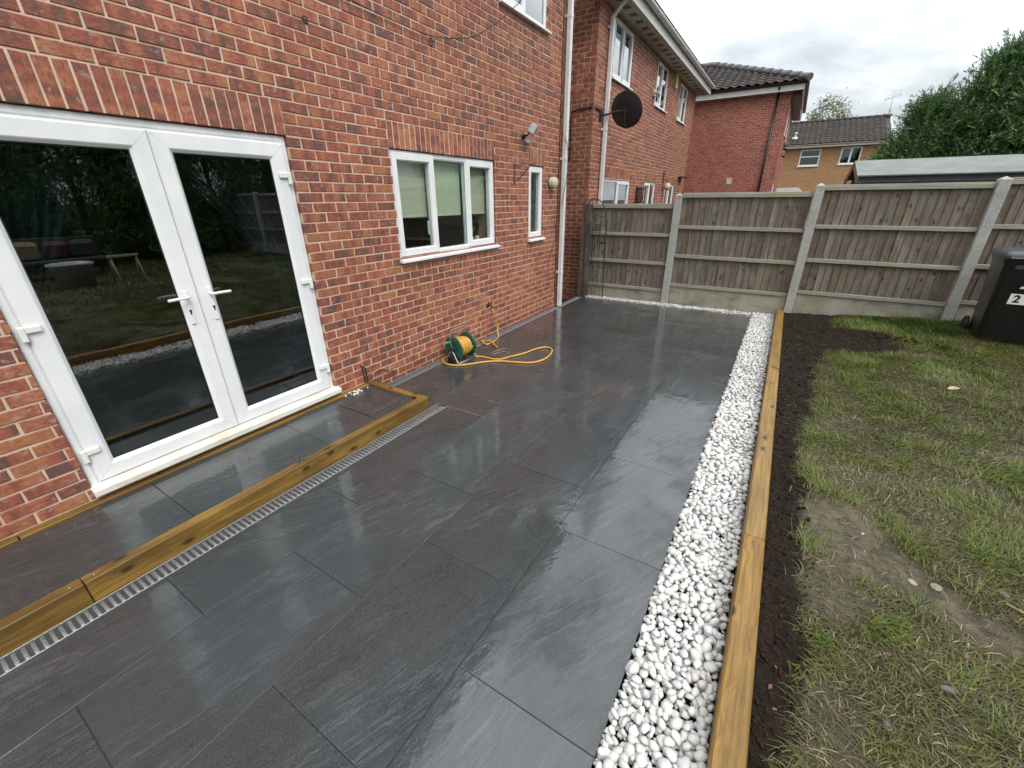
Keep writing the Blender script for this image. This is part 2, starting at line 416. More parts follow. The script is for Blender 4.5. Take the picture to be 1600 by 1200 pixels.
def timber_fn(c0, c1, wet, axis='y', kt=.52, stain=.55):
    def fn(n):
        p = n.pos(); r = n.n('ShaderNodeObjectInfo').outputs['Random']
        ofs = n.n('ShaderNodeVectorMath', dict(operation='SCALE'), Vector=n.n('ShaderNodeCombineXYZ', None, X=r, Y=r, Z=r).outputs[0], Scale=17.0).outputs[0]
        q = n.n('ShaderNodeVectorMath', dict(operation='ADD'), i0=p, i1=ofs).outputs[0]
        sc = (44, 1.2, 44) if axis == 'y' else (1.2, 44, 44)
        sq = n.n('ShaderNodeSeparateXYZ', None, Vector=q)
        kn = n.n('ShaderNodeTexVoronoi', dict(feature='F1', voronoi_dimensions='2D'), Vector=n.n('ShaderNodeCombineXYZ', None, X=n.math('MULTIPLY', n.math('ADD', sq.outputs[0 if axis == 'y' else 1], sq.outputs[2]), 7.0), Y=n.math('MULTIPLY', sq.outputs[1 if axis == 'y' else 0], 3.4), Z=0.0).outputs[0], Scale=1.0)
        kd = kn.outputs['Distance']
        warp = n.math('MULTIPLY', n.ramp(kd, [(0.0, 1.0), (.34, 0.0)]), .55)
        qq = n.n('ShaderNodeVectorMath', dict(operation='ADD'), i0=n.map(q, sc), i1=n.n('ShaderNodeCombineXYZ', None, X=n.math('MULTIPLY', warp, 1.6), Y=0.0, Z=n.math('MULTIPLY', warp, 2.0)).outputs[0]).outputs[0]
        g = n.noise(qq, 1.0, 6, .66, .15)
        c = n.ramp(g, [(.30, tuple(x*.50 for x in c0)), (.47, c0), (.68, c1)])
        fine = n.noise(n.map(q, (120, 4, 120) if axis == 'y' else (4, 120, 120)), 1.0, 4, .65)
        c = n.mix(n.ramp(fine, [(.48, 0.0), (.66, .70)]), c, tuple(x*.40 for x in c0))
        blot = n.noise(n.map(q, (3, .8, 3) if axis == 'y' else (.8, 3, 3)), 1.6, 4, .6)
        c = n.mix(n.ramp(blot, [(.36, stain), (.62, 0.0)]), c, tuple(x*.42 for x in c0))
        sel = n.ramp(n.n('ShaderNodeSeparateColor', None, Color=kn.outputs['Color']).outputs[0], [(kt, 0.0), (kt+.04, 1.0)])
        knot = n.math('MULTIPLY', n.ramp(kd, [(.05, 1.0), (.085, .75), (.13, 0.0)]), sel)
        c = n.mix(n.math('MULTIPLY', knot, .9), c, (.030, .015, .007))
        h = n.math('SUBTRACT', g, n.math('MULTIPLY', knot, .6))
        return P(n, c, .58-.18*wet, n.bump(h, .45, .004), Coat_Weight=.10*wet, Coat_Roughness=.3)
    return fn
material('sleeper_wood', timber_fn((.225, .122, .020), (.385, .230, .050), .4, 'y', .18, .92))
material('sleeper_near', timber_fn((.240, .125, .018), (.345, .198, .042), .5))
material('sleeper_wood_x', timber_fn((.235, .122, .022), (.37, .215, .055), .4, 'x', .3, .8))
material('sleeper_pale', timber_fn((.262, .148, .028), (.375, .225, .058), .6))

def fence_fn(n):
    p = n.pos(); t = n.attr('tint'); r = n.n('ShaderNodeObjectInfo').outputs['Random']
    ofs = n.n('ShaderNodeCombineXYZ', None, X=n.math('MULTIPLY', r, 31.0), Y=0.0, Z=n.math('MULTIPLY', r, 17.0)).outputs[0]
    q = n.n('ShaderNodeVectorMath', dict(operation='ADD'), i0=p, i1=ofs).outputs[0]
    g = n.noise(n.map(q, (55, 12, 2.2)), 1.0, 6, .65, .5)
    kd = n.n('ShaderNodeTexVoronoi', dict(feature='F1', voronoi_dimensions='2D'), Vector=n.n('ShaderNodeCombineXYZ', None, X=n.math('MULTIPLY', n.n('ShaderNodeSeparateXYZ', None, Vector=q).outputs[0], 7.0), Y=n.math('MULTIPLY', n.n('ShaderNodeSeparateXYZ', None, Vector=q).outputs[2], 3.9), Z=0.0).outputs[0], Scale=1.0).outputs['Distance']
    base = n.ramp(r, [(0.0, (.125, .090, .064)), (.3, (.182, .140, .106)), (.6, (.225, .192, .158)), (.8, (.150, .131, .114)), (1.0, (.205, .184, .162))])
    c = n.mix(n.ramp(g, [(.36, .9), (.60, 0.0)]), base, n.mix(.75, base, (.04, .03, .022)))
    sw = n.noise(n.map(q, (9, 3, 1.3)), 1.0, 4, .6)
    c = n.mix(n.ramp(sw, [(.52, 0.0), (.68, .55)]), c, (.105, .070, .045))
    c = n.mix(n.math('MULTIPLY', n.ramp(n.noise(q, 5, 4), [(.5, 0.0), (.7, 1.0)]), .4), c, (.27, .235, .19))
    sel = n.ramp(n.noise(n.map(q, (9, .1, 2.2)), 1.0, 1), [(.50, 0.0), (.56, 1.0)])
    knot = n.math('MULTIPLY', n.ramp(kd, [(.04, 1.0), (.085, .75), (.14, 0.0)]), sel)
    halo = n.ramp(kd, [(.10, 1.0), (.30, 0.0)])
    c = n.mix(n.math('MULTIPLY', halo, .16), c, (.085, .058, .040))
    c = n.mix(n.math('MULTIPLY', knot, .92), c, (.018, .012, .010))
    green = n.ramp(n.noise(n.map(p, (1, 1, .6)), 2.4, 5, .6), [(.56, 0.0), (.72, 1.0)])
    c = n.mix(n.math('MULTIPLY', green, .30), c, (.16, .16, .06))
    return P(n, c, .72, n.bump(g, .5, .005))
material('fence_board', fence_fn)
def rail_fn(n):
    p = n.pos(); g = n.noise(n.map(p, (2.2, 30, 60)), 1.0, 5, .6)
    c = n.ramp(g, [(.3, (.195, .185, .15)), (.7, (.35, .335, .285))])
    green = n.ramp(n.noise(p, 1.7, 4, .6), [(.45, 0.0), (.65, 1.0)])
    c = n.mix(n.math('MULTIPLY', green, .38), c, (.24, .24, .11))
    return P(n, c, .7, n.bump(g, .4, .004))
material('fence_rail', rail_fn)
def conc_fn(col, moss):
    def fn(n):
        p = n.pos(); a = n.noise(p, 110, 3, .7); b = n.noise(p, 4, 5, .6)
        c = n.ramp(a, [(.32, tuple(x*.5 for x in col)), (.5, col), (.7, tuple(x*1.25 for x in col))])
        c = n.mix(n.math('MULTIPLY', n.ramp(b, [(.42, 0.0), (.66, 1.0)]), moss), c, (.17, .165, .075))
        d = n.ramp(n.noise(n.map(p, (1, 1, 3)), 2.2, 5, .65), [(.50, 0.0), (.70, 1.0)])
        c = n.mix(n.math('MULTIPLY', d, moss*.9), c, (.07, .055, .035))
        return P(n, c, .85, n.bump(a, .5, .004))
    return fn
material('concrete_post', conc_fn((.37, .37, .35), .25))
material('gravel_concrete', conc_fn((.33, .31, .255), .62))

def pebble_fn(n):
    r = n.n('ShaderNodeObjectInfo').outputs['Random']; t = n.attr('tint'); p = n.pos()
    v = n.math('FRACT', n.math('ADD', r, n.math('MULTIPLY', t, 3.7)))
    c = n.ramp(v, [(0.0, (.53, .528, .52)), (.55, (.61, .606, .594)), (.85, (.58, .565, .53)), (.96, (.50, .47, .41)), (1.0, (.48, .48, .48))])
    d = n.ramp(n.noise(p, 55, 6, .7, .8), [(.50, 0.0), (.72, 1.0)])
    c = n.mix(n.math('MULTIPLY', d, .38), c, (.46, .44, .40))
    return P(n, c, .42, n.bump(n.noise(p, 110, 5, .65), .30, .004))
material('pebble', pebble_fn)

def ground_fn(n):
    p = n.pos(); s = n.attr('soil'); s2 = n.attr('mud')
    a = n.noise(p, 14, 7, .68); b = n.noise(p, 75, 5, .7); c3 = n.noise(p, 3.0, 5, .6)
    soil = n.ramp(a, [(.3, (.0055, .0032, .0018)), (.7, (.026, .0150, .0085))])
    mud = n.ramp(a, [(.30, (.048, .038, .025)), (.70, (.185, .155, .112))])
    turf = n.ramp(n.math('ADD', n.math('MULTIPLY', a, .6), n.math('MULTIPLY', c3, .4)), [(.3, (.016, .016, .007)), (.52, (.040, .040, .016)), (.7, (.075, .064, .032))])
    c = n.mix(s2, turf, mud); c = n.mix(s, c, soil)
    h = n.math('ADD', a, n.math('MULTIPLY', b, .45))
    return P(n, c, n.math('SUBTRACT', .88, n.math('MULTIPLY', s2, .16)), n.bump(h, 1.0, .03), Specular_IOR_Level=.25)
material('ground', ground_fn)
def soil_fn(n):
    p = n.pos(); a = n.noise(p, 40, 4, .65)
    return P(n, n.ramp(a, [(.3, (.0065, .0038, .002)), (.7, (.040, .0235, .0135))]), .9, n.bump(n.noise(p, 130, 3), .6, .004), Specular_IOR_Level=.2)
material('soil', soil_fn)
def grass_fn(n):
    t = n.attr('tint')
    c = n.ramp(t, [(0.0, (.045, .088, .008)), (.18, (.108, .160, .014)), (.36, (.150, .168, .022)), (.52, (.100, .098, .022)), (.68, (.070, .064, .022)), (.84, (.125, .098, .048)), (1.0, (.38, .30, .165))])
    sh = P(n, c, .45, None)
    tr = n.n('ShaderNodeBsdfTranslucent', None, Color=c).outputs[0]
    return n.n('ShaderNodeMixShader', None, i0=.25, i1=sh, i2=tr).outputs[0]
material('grass', grass_fn)
def foliage_fn(c0, c1, c2):
    def fn(n):
        t = n.attr('tint'); c = n.ramp(t, [(0.0, c0), (.55, c1), (1.0, c2)])
        sh = P(n, c, .5, None); tr = n.n('ShaderNodeBsdfTranslucent', None, Color=c).outputs[0]
        return n.n('ShaderNodeMixShader', None, i0=.2, i1=sh, i2=tr).outputs[0]
    return fn
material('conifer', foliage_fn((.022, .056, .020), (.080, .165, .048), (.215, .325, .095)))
material('foliage', foliage_fn((.075, .095, .020), (.15, .165, .04), (.26, .26, .085)))
simple('bark', (.09, .065, .045), .9, .3, 20, .5)

def rooftile_fn(c0, c1):
    def fn(n):
        p = n.pos(); t = n.attr('tint')
        c = n.ramp(t, [(0.0, c0), (1.0, c1)]); a = n.noise(p, 9, 5, .6)
        c = n.mix(n.math('MULTIPLY', n.ramp(a, [(.5, 0.0), (.7, 1.0)]), .3), c, (.10, .09, .07))
        return P(n, c, .5, n.bump(n.noise(p, 60, 3), .2, .004), Specular_IOR_Level=.3)
    return fn
material('tile_brown', rooftile_fn((.024, .016, .015), (.046, .031, .028)))
material('tile_far', rooftile_fn((.020, .015, .013), (.040, .031, .025)))
simple('felt', (.165, .178, .165), .8, .2, 3, .3)
simple('shed_dark', (.020, .020, .020), .6, .3)
simple('wood_brown', (.20, .12, .075), .7, .25, 8, .2)
def tan_brick(n):
    p = n.pos()
    q = n.n('ShaderNodeSeparateXYZ', None, Vector=p)
    uv = n.n('ShaderNodeCombineXYZ', None, X=n.math('ADD', q.outputs[0], q.outputs[1]), Y=q.outputs[2], Z=0.0).outputs[0]
    b = n.n('ShaderNodeTexBrick', None, Vector=uv, Color1=(.37, .205, .098, 1), Color2=(.28, .148, .068, 1), Mortar=(.42, .29, .17, 1), Scale=1.0, Mortar_Size=.006, Brick_Width=.225, Row_Height=.075)
    c = n.mix(n.math('MULTIPLY', n.noise(p, 1.3, 5, .6), .35), b.outputs[0], (.28, .13, .05))
    return P(n, c, .85, n.bump(b.outputs['Fac'], .4, -.006))
material('brick_tan', tan_brick)
def green_fn(n):
    p = n.pos(); a = n.noise(p, 9, 4)
    return P(n, n.ramp(a, [(.3, (.006, .070, .035)), (.7, (.012, .12, .062))]), .33, n.bump(n.noise(p, 80, 2), .05, .003), Coat_Weight=.3, Coat_Roughness=.2)
material('reel_green', green_fn)
simple('reel_teal', (.06, .30, .22), .35)
simple('hose_yellow', (.60, .33, .055), .40, .14, 40, .08)
simple('galv_wire', (.36, .37, .38), .35, .12, 30, .05, .8)
simple('stone_grey', (.10, .095, .085), .7, .25, 30, .3)
simple('leaf_pink', (.15, .055, .048), .6, .3, 60, .2)
simple('leaf_straw', (.42, .32, .18), .7, .25, 40, .2)
simple('bin_black', (.0055, .0065, .007), .30, .3, 7, .06)
simple('bin_lid', (.050, .060, .070), .36, .2, 9, .06)
simple('rubber', (.012, .012, .012), .8)
simple('sticker_white', (.74, .75, .74), .45, .05)
simple('brown_iron', (.045, .022, .015), .6, .3, 40, .3)
def mesh_dish(n):
    a = P(n, (.020, .0205, .022), .5); t = n.n('ShaderNodeBsdfTransparent').outputs[0]
    return n.n('ShaderNodeMixShader', None, i0=.12, i1=a, i2=t).outputs[0]
material('dish_mesh', mesh_dish)
simple('paint_white', (.72, .72, .70), .4)
M_ = MATS

# ------------------------------------------------------------------ brickwork
Z3 = np.array([0, 0, 1.0])
def brick_list(u0, u1, z0, z1, course, zref, uref, openings, soldiers, half=.1125, full=.225):
    out = []
    k0 = math.floor((z0-zref)/course); k1 = math.ceil((z1-zref)/course)
    blocks = list(openings)+[(a, b, c, d) for a, b, c, d in soldiers]
    for k in range(k0, k1):
        za, zb = zref+k*course, zref+(k+1)*course
        if za < z0-1e-4 or zb > z1+.02: continue
        zm = (za+zb)/2; segs = [(u0, u1)]
        for a, b, c, d in blocks:
            if c < zm < d:
                ns = []
                for s, e in segs:
                    if b <= s or a >= e: ns.append((s, e)); continue
                    if a > s+.01: ns.append((s, a))
                    if b < e-.01: ns.append((b, e))
                segs = ns
        for s, e in segs:
            off = uref+(half if k % 2 else 0)
            j = math.floor((s-off)/full)
            while off+j*full < e:
                a, b = max(s, off+j*full), min(e, off+(j+1)*full)
                if b-a > .022:
                    ea = .0062 if a > s+1e-6 else .0005; eb = .0062 if b < e-1e-6 else .0005
                    out.append((a+ea, b-eb, za+.0054, zb-.0054, 0))
                j += 1
    for a, b, c, d in soldiers:
        n = max(1, round((b-a)/.075)); wd = (b-a)/n
        for i in range(n): out.append((a+i*wd+.0062, a+(i+1)*wd-.0062, c+.004, d-.006, 1))
    return out
def brick_into(mb, O, U, N, br, depth, rnd, tint=None, lod=0):
    ua, ub, za, zb, kind = br
    t = rnd.random() if tint is None else tint
    ru, rv = rnd.random()*90, rnd.random()*90
    jn = rnd.uniform(-.0016, .0016); cb = .0035
    def J(): return rnd.uniform(-.0022, .0022)
    c4 = [(ua, za), (ub, za), (ub, zb), (ua, zb)]
    c4 = [(u+J(), z+J()) for u, z in c4]; uc, zc_ = (ua+ub)/2, (za+zb)/2
    inn = [(u+(cb if u < uc else -cb), z+(cb if z < zc_ else -cb)) for u, z in c4]
    b = len(mb.v); nn = [jn+rnd.uniform(-.0008, .0008) for _ in range(4)]
    rings = [(c4, [-depth]*4), (c4, [jn-.0035]*4), (inn, nn)] if not lod else [(c4, [-depth]*4), (c4, nn)]
    flat = []
    for pts, ns in rings:
        for (u, z), n_ in zip(pts, ns):
            mb.v.append(tuple(O+U*u+N*n_+Z3*z)); flat.append((u, z))
    def uv(i):
        u, z = flat[i]
        return ((u+ru) % 100, z+rv) if kind == 0 else (z+ru, u+rv)
    flip = np.dot(np.cross(U, Z3), N) < 0
    L = len(rings)
    for r in range(L-1):
        for j in range(4):
            j2 = (j+1) % 4; q = [r*4+j, r*4+j2, r*4+4+j2, r*4+4+j]
            if flip: q.reverse()
            mb.face([b+i for i in q], t, False, [uv(i) for i in q])
    q = [(L-1)*4+i for i in range(4)]
    if flip: q.reverse()
    mb.face([b+i for i in q], t, False, [uv(i) for i in q])
def wall_back(mb, O, U, N, u0, u1, z0, z1, openings, nback, nfront):
    us = sorted({u0, u1, *[min(max(a, u0), u1) for o in openings for a in o[:2]]}); zs = sorted({z0, z1, *[min(max(a, z0), z1) for o in openings for a in o[2:]]})
    for i in range(len(us)-1):
        zrun = []
        for j in range(len(zs)-1):
            um, zm = (us[i]+us[i+1])/2, (zs[j]+zs[j+1])/2
            if us[i+1]-us[i] < 1e-6 or zs[j+1]-zs[j] < 1e-6: continue
            if any(a < um < b and c < zm < d for a, b, c, d in openings): continue
            if zrun and abs(zrun[-1][1]-zs[j]) < 1e-9: zrun[-1][1] = zs[j+1]
            else: zrun.append([zs[j], zs[j+1]])
        for za, zb in zrun:
            b = len(mb.v)
            for z in (za, zb):
                for n_ in (nback, nfront):
                    for u in (us[i], us[i+1]): mb.v.append(tuple(O+U*u+N*n_+Z3*z))
            qs = ((0, 2, 3, 1), (4, 5, 7, 6), (0, 1, 5, 4), (2, 6, 7, 3), (0, 4, 6, 2), (1, 3, 7, 5))
            ctr = np.mean([mb.v[b+k] for k in range(8)], 0)
            for q in qs:
                p = [np.array(mb.v[b+k]) for k in q]
                if np.dot(np.cross(p[1]-p[0], p[2]-p[0]), p[0]-ctr) < 0: q = q[::-1]
                mb.face([b+k for k in q])
def brick_wall(parent, O, U, N, u0, u1, z0, z1, openings, soldiers, uref, zref, course, seed, mat, nsingle=300, depth=.1, plinth=None, back='mortar', tone=None, lod=0, thick=.3):
    """mortar core with every brick built; the largest in the photograph are single objects"""
    rnd = random.Random(seed)
    O, U, N = np.array(O, float), np.array(U, float), np.array(N, float)
    mb = MB(); wall_back(mb, O, U, N, u0+.006, u1-.006, z0, z1, [(a-.006, b+.006, c-.006, d+.006) for a, b, c, d in openings], -thick, -.0055)
    wall = mb.build('wall', M_[back], parent)
    L = brick_list(u0, u1, z0, z1, course, zref, uref, openings, soldiers)
    sc = []
    for br in L:
        c = O+U*(br[0]+br[1])/2+Z3*(br[2]+br[3])/2
        s, xx, yy = px(c); vis = s > 0 and xx < 1.27 and abs(yy) < .98
        sc.append(float(s)*(1 if br[1]-br[0] > .1 or br[4] else .6) if vis else -1)
    order = sorted(range(len(L)), key=lambda i: -sc[i]); single = set(i for i in order[:nsingle] if sc[i] > 0)
    rest = MB(); restp = MB()
    for i, br in enumerate(L):
        pl = plinth is not None and br[3] < plinth
        t = rnd.random()
        if tone: t = min(1, max(0, t+tone(O+U*br[0]+Z3*br[2])))
        if i in single:
            m1 = MB(); brick_into(m1, O, U, N, br, depth, rnd, t)
            m1.build('brick', M_['brick_plinth' if pl else mat], wall)
        else: brick_into(restp if pl else rest, O, U, N, br, depth, rnd, t, lod)
    if rest.f: rest.build('brick', M_[mat], wall, kind='stuff')
    if restp.f: restp.build('plinth_brick', M_['brick_plinth'], wall, kind='stuff')
    return wall

# ------------------------------------------------------------------ setting: ground, patio
def sstep(a, b, x):
    t = np.clip((x-a)/(b-a), 0, 1); return t*t*(3-2*t)
def soil_mask(x, y):
    x = np.asarray(x, float); y = np.asarray(y, float)
    nz = (fbm(x*2.2, y*2.2, 5)-.5)*.5+(fbm(x*9, y*9, 8)-.5)*.22
    edge = 3.70+.03*(y-1)+np.where(y > 4.3, (y-4.3)*.085, 0)+nz*.42
    s1 = 1-sstep(edge-.03, edge+.07, x)
    # dug wedge towards the bin
    cxy = 4.85+nz*.5
    w = np.where((y > 5.95+nz*.25+.30*(x-4.0).clip(0, 2)) & (y < 7.25+nz*.35-.18*(x-4.0).clip(0, 2)), 1.0, 0)*(1-sstep(cxy-.15, cxy+.15, x))
    return np.clip(np.maximum(s1, w), 0, 1)
def mud_mask(x, y):
    x = np.asarray(x, float); y = np.asarray(y, float)
    n = fbm(x*.9+3, y*1.3+1, 21, 5)
    m = sstep(.62, .70, n)*.6
    wob = (fbm(x*5, y*5, 61, 3)-.5)*.9
    for cx, cy, rx, ry, s_ in ((3.95, 2.55, .22, .34, 1.0), (4.08, 2.30, .20, .16, 1.0), (4.27, 2.16, .18, .12, 1.0), (4.42, 2.02, .15, .10, .9), (3.86, 1.98, .13, .22, .85), (4.05, 3.05, .22, .26, .55), (3.83, 1.33, .10, .22, .6), (5.0, 4.35, .28, .18, .4), (4.0, 4.15, .2, .2, .35)):
        m = np.maximum(m, s_*(1-sstep(.75, 1.25, np.sqrt(((x-cx)/rx)**2+((y-cy)/ry)**2)+wob)))
    m = m*(1-sstep(6.6, 7.1, y))
    return np.clip(m, 0, 1)
def gz(x, y):
    x = np.asarray(x, float); y = np.asarray(y, float)
    z = .098+.105*sstep(3.7, 5.6, x)+.03*sstep(5.6, 9, x)+(fbm(x*1.7, y*1.7, 2)-.5)*.045*sstep(3.58, 3.9, x)
    s = soil_mask(x, y); md = mud_mask(x, y)
    z = z-.016*md+md*(fbm(x*9+4, y*9, 71, 3)-.5)*.035+(fbm(x*4, y*4, 73, 3)-.5)*.03*sstep(3.62, 3.8, x)
    z = z+s*(fbm(x*14, y*14, 3)-.55)*.05*sstep(3.575, 3.66, x)-s*.012
    return z
gx = np.concatenate([np.arange(3.56, 7.4, .03), np.linspace(7.4, 16, 60)]); gy = np.concatenate([np.linspace(-8, .2, 50), np.arange(.23, 8.16, .03)])
GX, GY = np.meshgrid(gx, gy); GZ = gz(GX, GY)
V = np.stack([GX, GY, GZ], -1).reshape(-1, 3); m_ = len(gx)
ii, jj = np.meshgrid(np.arange(len(gy)-1), np.arange(m_-1), indexing='ij'); b_ = (ii*m_+jj).ravel()
F = np.stack([b_, b_+1, b_+m_+1, b_+m_], 1)
me = raw_mesh('garden_ground', V, F, M_['ground'], None, True)
for nm, arr in (('soil', soil_mask(GX, GY)), ('mud', mud_mask(GX, GY))):
    at = me.attributes.new(nm, 'FLOAT', 'POINT'); at.data.foreach_set('value', arr.ravel().astype(np.float32))
o = bpy.data.objects.new('garden_ground', me); COL.objects.link(o); o['kind'] = 'structure'
mb = MB(); S = 500
mb.poly([(-S, -S, -.22), (S, -S, -.22), (S, S, -.22), (-S, S, -.22)])
o = mb.build('ground', M_['ground']); o['kind'] = 'structure'

mb = MB(); mb.box(.0, 3.136, -1.6, 7.868, -.14, -.005)
patio = mb.build('patio', M_['grout_dark'], None, kind='structure')
trnd = random.Random(5)
def add_tile(parent, x0, x1, y0, y1, ztop, th=.02, mat='tile_wet', tilt=.0022, name='tile'):
    g = .0016; mb = MB(); mb.cbox(x0+g, x1-g, y0+g, y1-g, ztop-th, ztop, .0018)
    V = np.array(mb.v); xc, yc = (x0+x1)/2, (y0+y1)/2
    a, b, c = trnd.uniform(-tilt, tilt), trnd.uniform(-tilt, tilt), trnd.uniform(-.0012, .0012)
    V[:, 2] += (V[:, 0]-xc)*a+(V[:, 1]-yc)*b+c; mb.v = [tuple(p) for p in V]
    return mb.build(name, M_[mat], parent)
XA, XB, XC, XD = 1.326, 1.916, 2.526, 3.138
rows = [(.122, .722, [2.70, 3.35, 4.27, 5.19, 6.11, 7.03, 7.86]), (.722, XA, [2.70, 3.0, 3.92, 4.84, 5.76, 6.68, 7.60, 7.86]),
        (XA, XB, [-1.5, -1.0, -.08, .84, 1.761, 2.68, 3.60, 4.52, 5.44, 6.36, 7.28, 7.86]),
        (XB, XC, [-1.5, -.55, .371, 1.290, 2.213, 3.13, 4.05, 4.97, 5.89, 6.81, 7.72, 7.86]),
        (XC, XD, [-1.5, -.09, .834, 1.786, 2.687, 3.648, 4.57, 5.49, 6.41, 7.33, 7.86])]
add_tile(patio, .122, .793, 2.567, 2.698, 0.0)
for x0, x1, ys in rows:
    for a, b in zip(ys[:-1], ys[1:]): add_tile(patio, x0, x1, a, b, 0.0)
ys = [-1.5, -.55, .38, 1.30, 2.22, 2.70]
for a, b in zip(ys[:-1], ys[1:]): add_tile(patio, .914, XA, a, b, 0.0)

# ------------------------------------------------------------------ raised step at the door
step = thing('raised_step', 'raised door step of dark tiles edged with yellow brown timber sleepers under the French doors', 'step', (.4, .7, 0))
mb = MB(); mb.box(.004, .723, -1.5, 2.502, .0, .098); mb.build('base', M_['grout_dark'], step)
def sleeper(name, parent, x0, x1, y0, y1, z0, z1, mat='sleeper_wood', c=.007, **kw):
    mb = MB(); mb.cbox(x0, x1, y0, y1, z0, z1, c)
    return mb.build(name, M_[mat], parent, **kw)
sleeper('sleeper', step, .724, .790, -1.5, .128, -.01, .130, 'sleeper_wood', .004)
sleeper('sleeper', step, .725, .791, .132, 2.565, -.01, .130, 'sleeper_wood', .004)
sleeper('sleeper', step, .006, .721, 2.503, 2.565, -.01, .127, 'sleeper_wood_x', .004)
for y in (.085, .175, 1.30, 2.40):
    mb = MB(); mb.lathe([(.0, .0012), (.0045, .0012), (.0055, .0)], (.757, y, .130), (0, 0, 1), 10); mb.build('screw_head', M_['steel'], step)
sleeper('batten', step, .003, .066, -1.5, .045, .07, .116, 'sleeper_wood', .004)
sleeper('batten', step, .003, .067, .05, 2.499, .07, .117, 'sleeper_wood', .004)
dk = .106
for a, b in ((-1.5, -.28), (-.28, .646), (.646, 1.57)): add_tile(step, .07, .722, a, b, dk, .02, 'tile_step', .001)
# end tile cut round the manhole cover
add_tile(step, .07, .722, 1.57, 2.035, dk, .02, 'tile_step', .001)
add_tile(step, .07, .186, 2.035, 2.500, dk, .02, 'tile_step', .001)
add_tile(step, .598, .722, 2.035, 2.500, dk, .02, 'tile_step', .001)
add_tile(step, .186, .598, 2.470, 2.500, dk, .02, 'tile_step', .001)
add_tile(step, .194, .588, 2.046, 2.462, dk+.001, .03, 'tile_step', .003, 'manhole_cover')

# ------------------------------------------------------------------ channel drains
def drain(label, x0, x1, y0, y1, parentname='channel_drain', nmax=300, pitch=.0305):
    d = thing(parentname, label, 'drain', ((x0+x1)/2, (y0+y1)/2, 0), 'galvanised channel drains')
    mb = MB(); mb.box(x0+.004, x1-.004, y0, y1, -.09, -.06); mb.build('channel', M_['seal_black'], d)
    mb = MB()
    mb.cbox(x0, x0+.005, y0, y1, -.055, .0035, .0012); mb.cbox(x1-.006, x1, y0, y1, -.055, .0035, .0015)
    mb.build('edge_rail', M_['steel'], d)
    for yj in np.arange(y0+.35, y1, 1.0):
        mb = MB(); mb.cbox(x0+.0055, x1-.0065, yj, yj+.003, -.02, .0015, .0005); mb.build('grate_joint', M_['steel'], d)
    sl = MB(); wd = x1-x0-.0135; n = 9
    # one rounded slat, shared by all
    prof = [(-.0095, -.004), (-.0088, -.0005), (-.006, .0012), (.006, .0012), (.0088, -.0005), (.0095, -.004)]
    us = np.array([-.5, -.47, -.42, .42, .47, .5])*wd; dz = np.array([-.010, -.004, -.001, -.001, -.004, -.010])
    sl.grid(np.array([[(u, yy*.88, zz*1.6+z_*1.3) for yy, zz in prof] for u, z_ in zip(us, dz)]), .5, True)
    me = sl.mesh('grate_slat', M_['steel'])
    for y in np.arange(y0+.02, y1-.015, pitch): inst('grate_slat', me, d, Matrix.Translation(((x0+x1)/2, y, 0)))
    return d
drain('galvanised slotted channel drain along the foot of the timber door step', .795, .911, -1.0, 2.692)
drain('galvanised slotted channel drain along the foot of the brick house wall behind the hose reel', .004, .118, 2.60, 7.84, nmax=300)

# ------------------------------------------------------------------ pebble strip
mb = MB(); mb.box(XD+.002, 3.472, -1.4, 8.09, -.12, -.030); mb.box(.05, XD+.002, 7.872, 8.09, -.12, -.03)
pstrip = mb.build('pebble_strip', M_['membrane'], None, kind='structure')
def ico(sub):
    import bmesh
    bm = bmesh.new(); bmesh.ops.create_icosphere(bm, subdivisions=sub, radius=1.0)
    V = np.array([v.co[:] for v in bm.verts]); F = np.array([[v.index for v in f.verts] for f in bm.faces]); bm.free(); return V, F
ICO1, ICO2 = ico(1), ico(2); ICO3 = ico(3)
def pebble_shape(seed, base):
    r = np.random.default_rng(seed); V, F = base; D = V.copy(); s = np.ones(len(V))
    for _ in range(5):
        d = r.normal(size=3); d /= np.linalg.norm(d); s += r.uniform(-.16, .16)*np.tanh((V@d)*2.2)
    for _ in range(9):           # worn flats
        d = r.normal(size=3); d /= np.linalg.norm(d); h = r.uniform(.58, .84); e = np.maximum((V*s[:, None])@d-h, 0)
        D = D-0*D; s = s-e*.95
    P_ = V*s[:, None]*np.array([1.0, r.uniform(.66, .92), r.uniform(.46, .70)])
    return P_, F
prn = np.random.default_rng(3)
def scatter(x0, x1, y0, y1, rmin, n):
    pts = []; cell = {}; c = rmin
    for _ in range(n):
        x, y = prn.uniform(x0, x1), prn.uniform(y0, y1); k = (int(x/c), int(y/c)); ok = True
        for a in (-1, 0, 1):
            for b in (-1, 0, 1):
                for q in cell.get((k[0]+a, k[1]+b), ()):
                    if (q[0]-x)**2+(q[1]-y)**2 < rmin*rmin: ok = False
        if ok: cell.setdefault(k, []).append((x, y)); pts.append((x, y))
    return pts
peb = []
for lay, (zc, rm) in enumerate(((-.006, .0310), (.014, .0300), (.036, .0345))):
    ins = (.008, .010, .014)[lay]
    for x, y in scatter(XD+ins, 3.470-ins, -.6, 8.04, rm, 26000): peb.append((x, y, zc-(.0 if lay < 2 else .006), lay))
    if lay == 0:
        fill0 = len(peb)
        for x, y in scatter(XD+.006, 3.466, -.6, 8.04, .0185, 50000): peb.append((x, y, -.001, -1))
    if lay < 2:
        for x, y in scatter(.16, XD-.02, 7.885, 8.06, rm, 5000): peb.append((x, y, zc-.006, lay))
peb = [(x, y, z+.022*(fbm(np.array([x*5]), np.array([y*5]), 9)[0]-.5), l) for x, y, z, l in peb if not (l == 2 and fbm(np.array([x*4]), np.array([y*4]), 4)[0] < .40)]
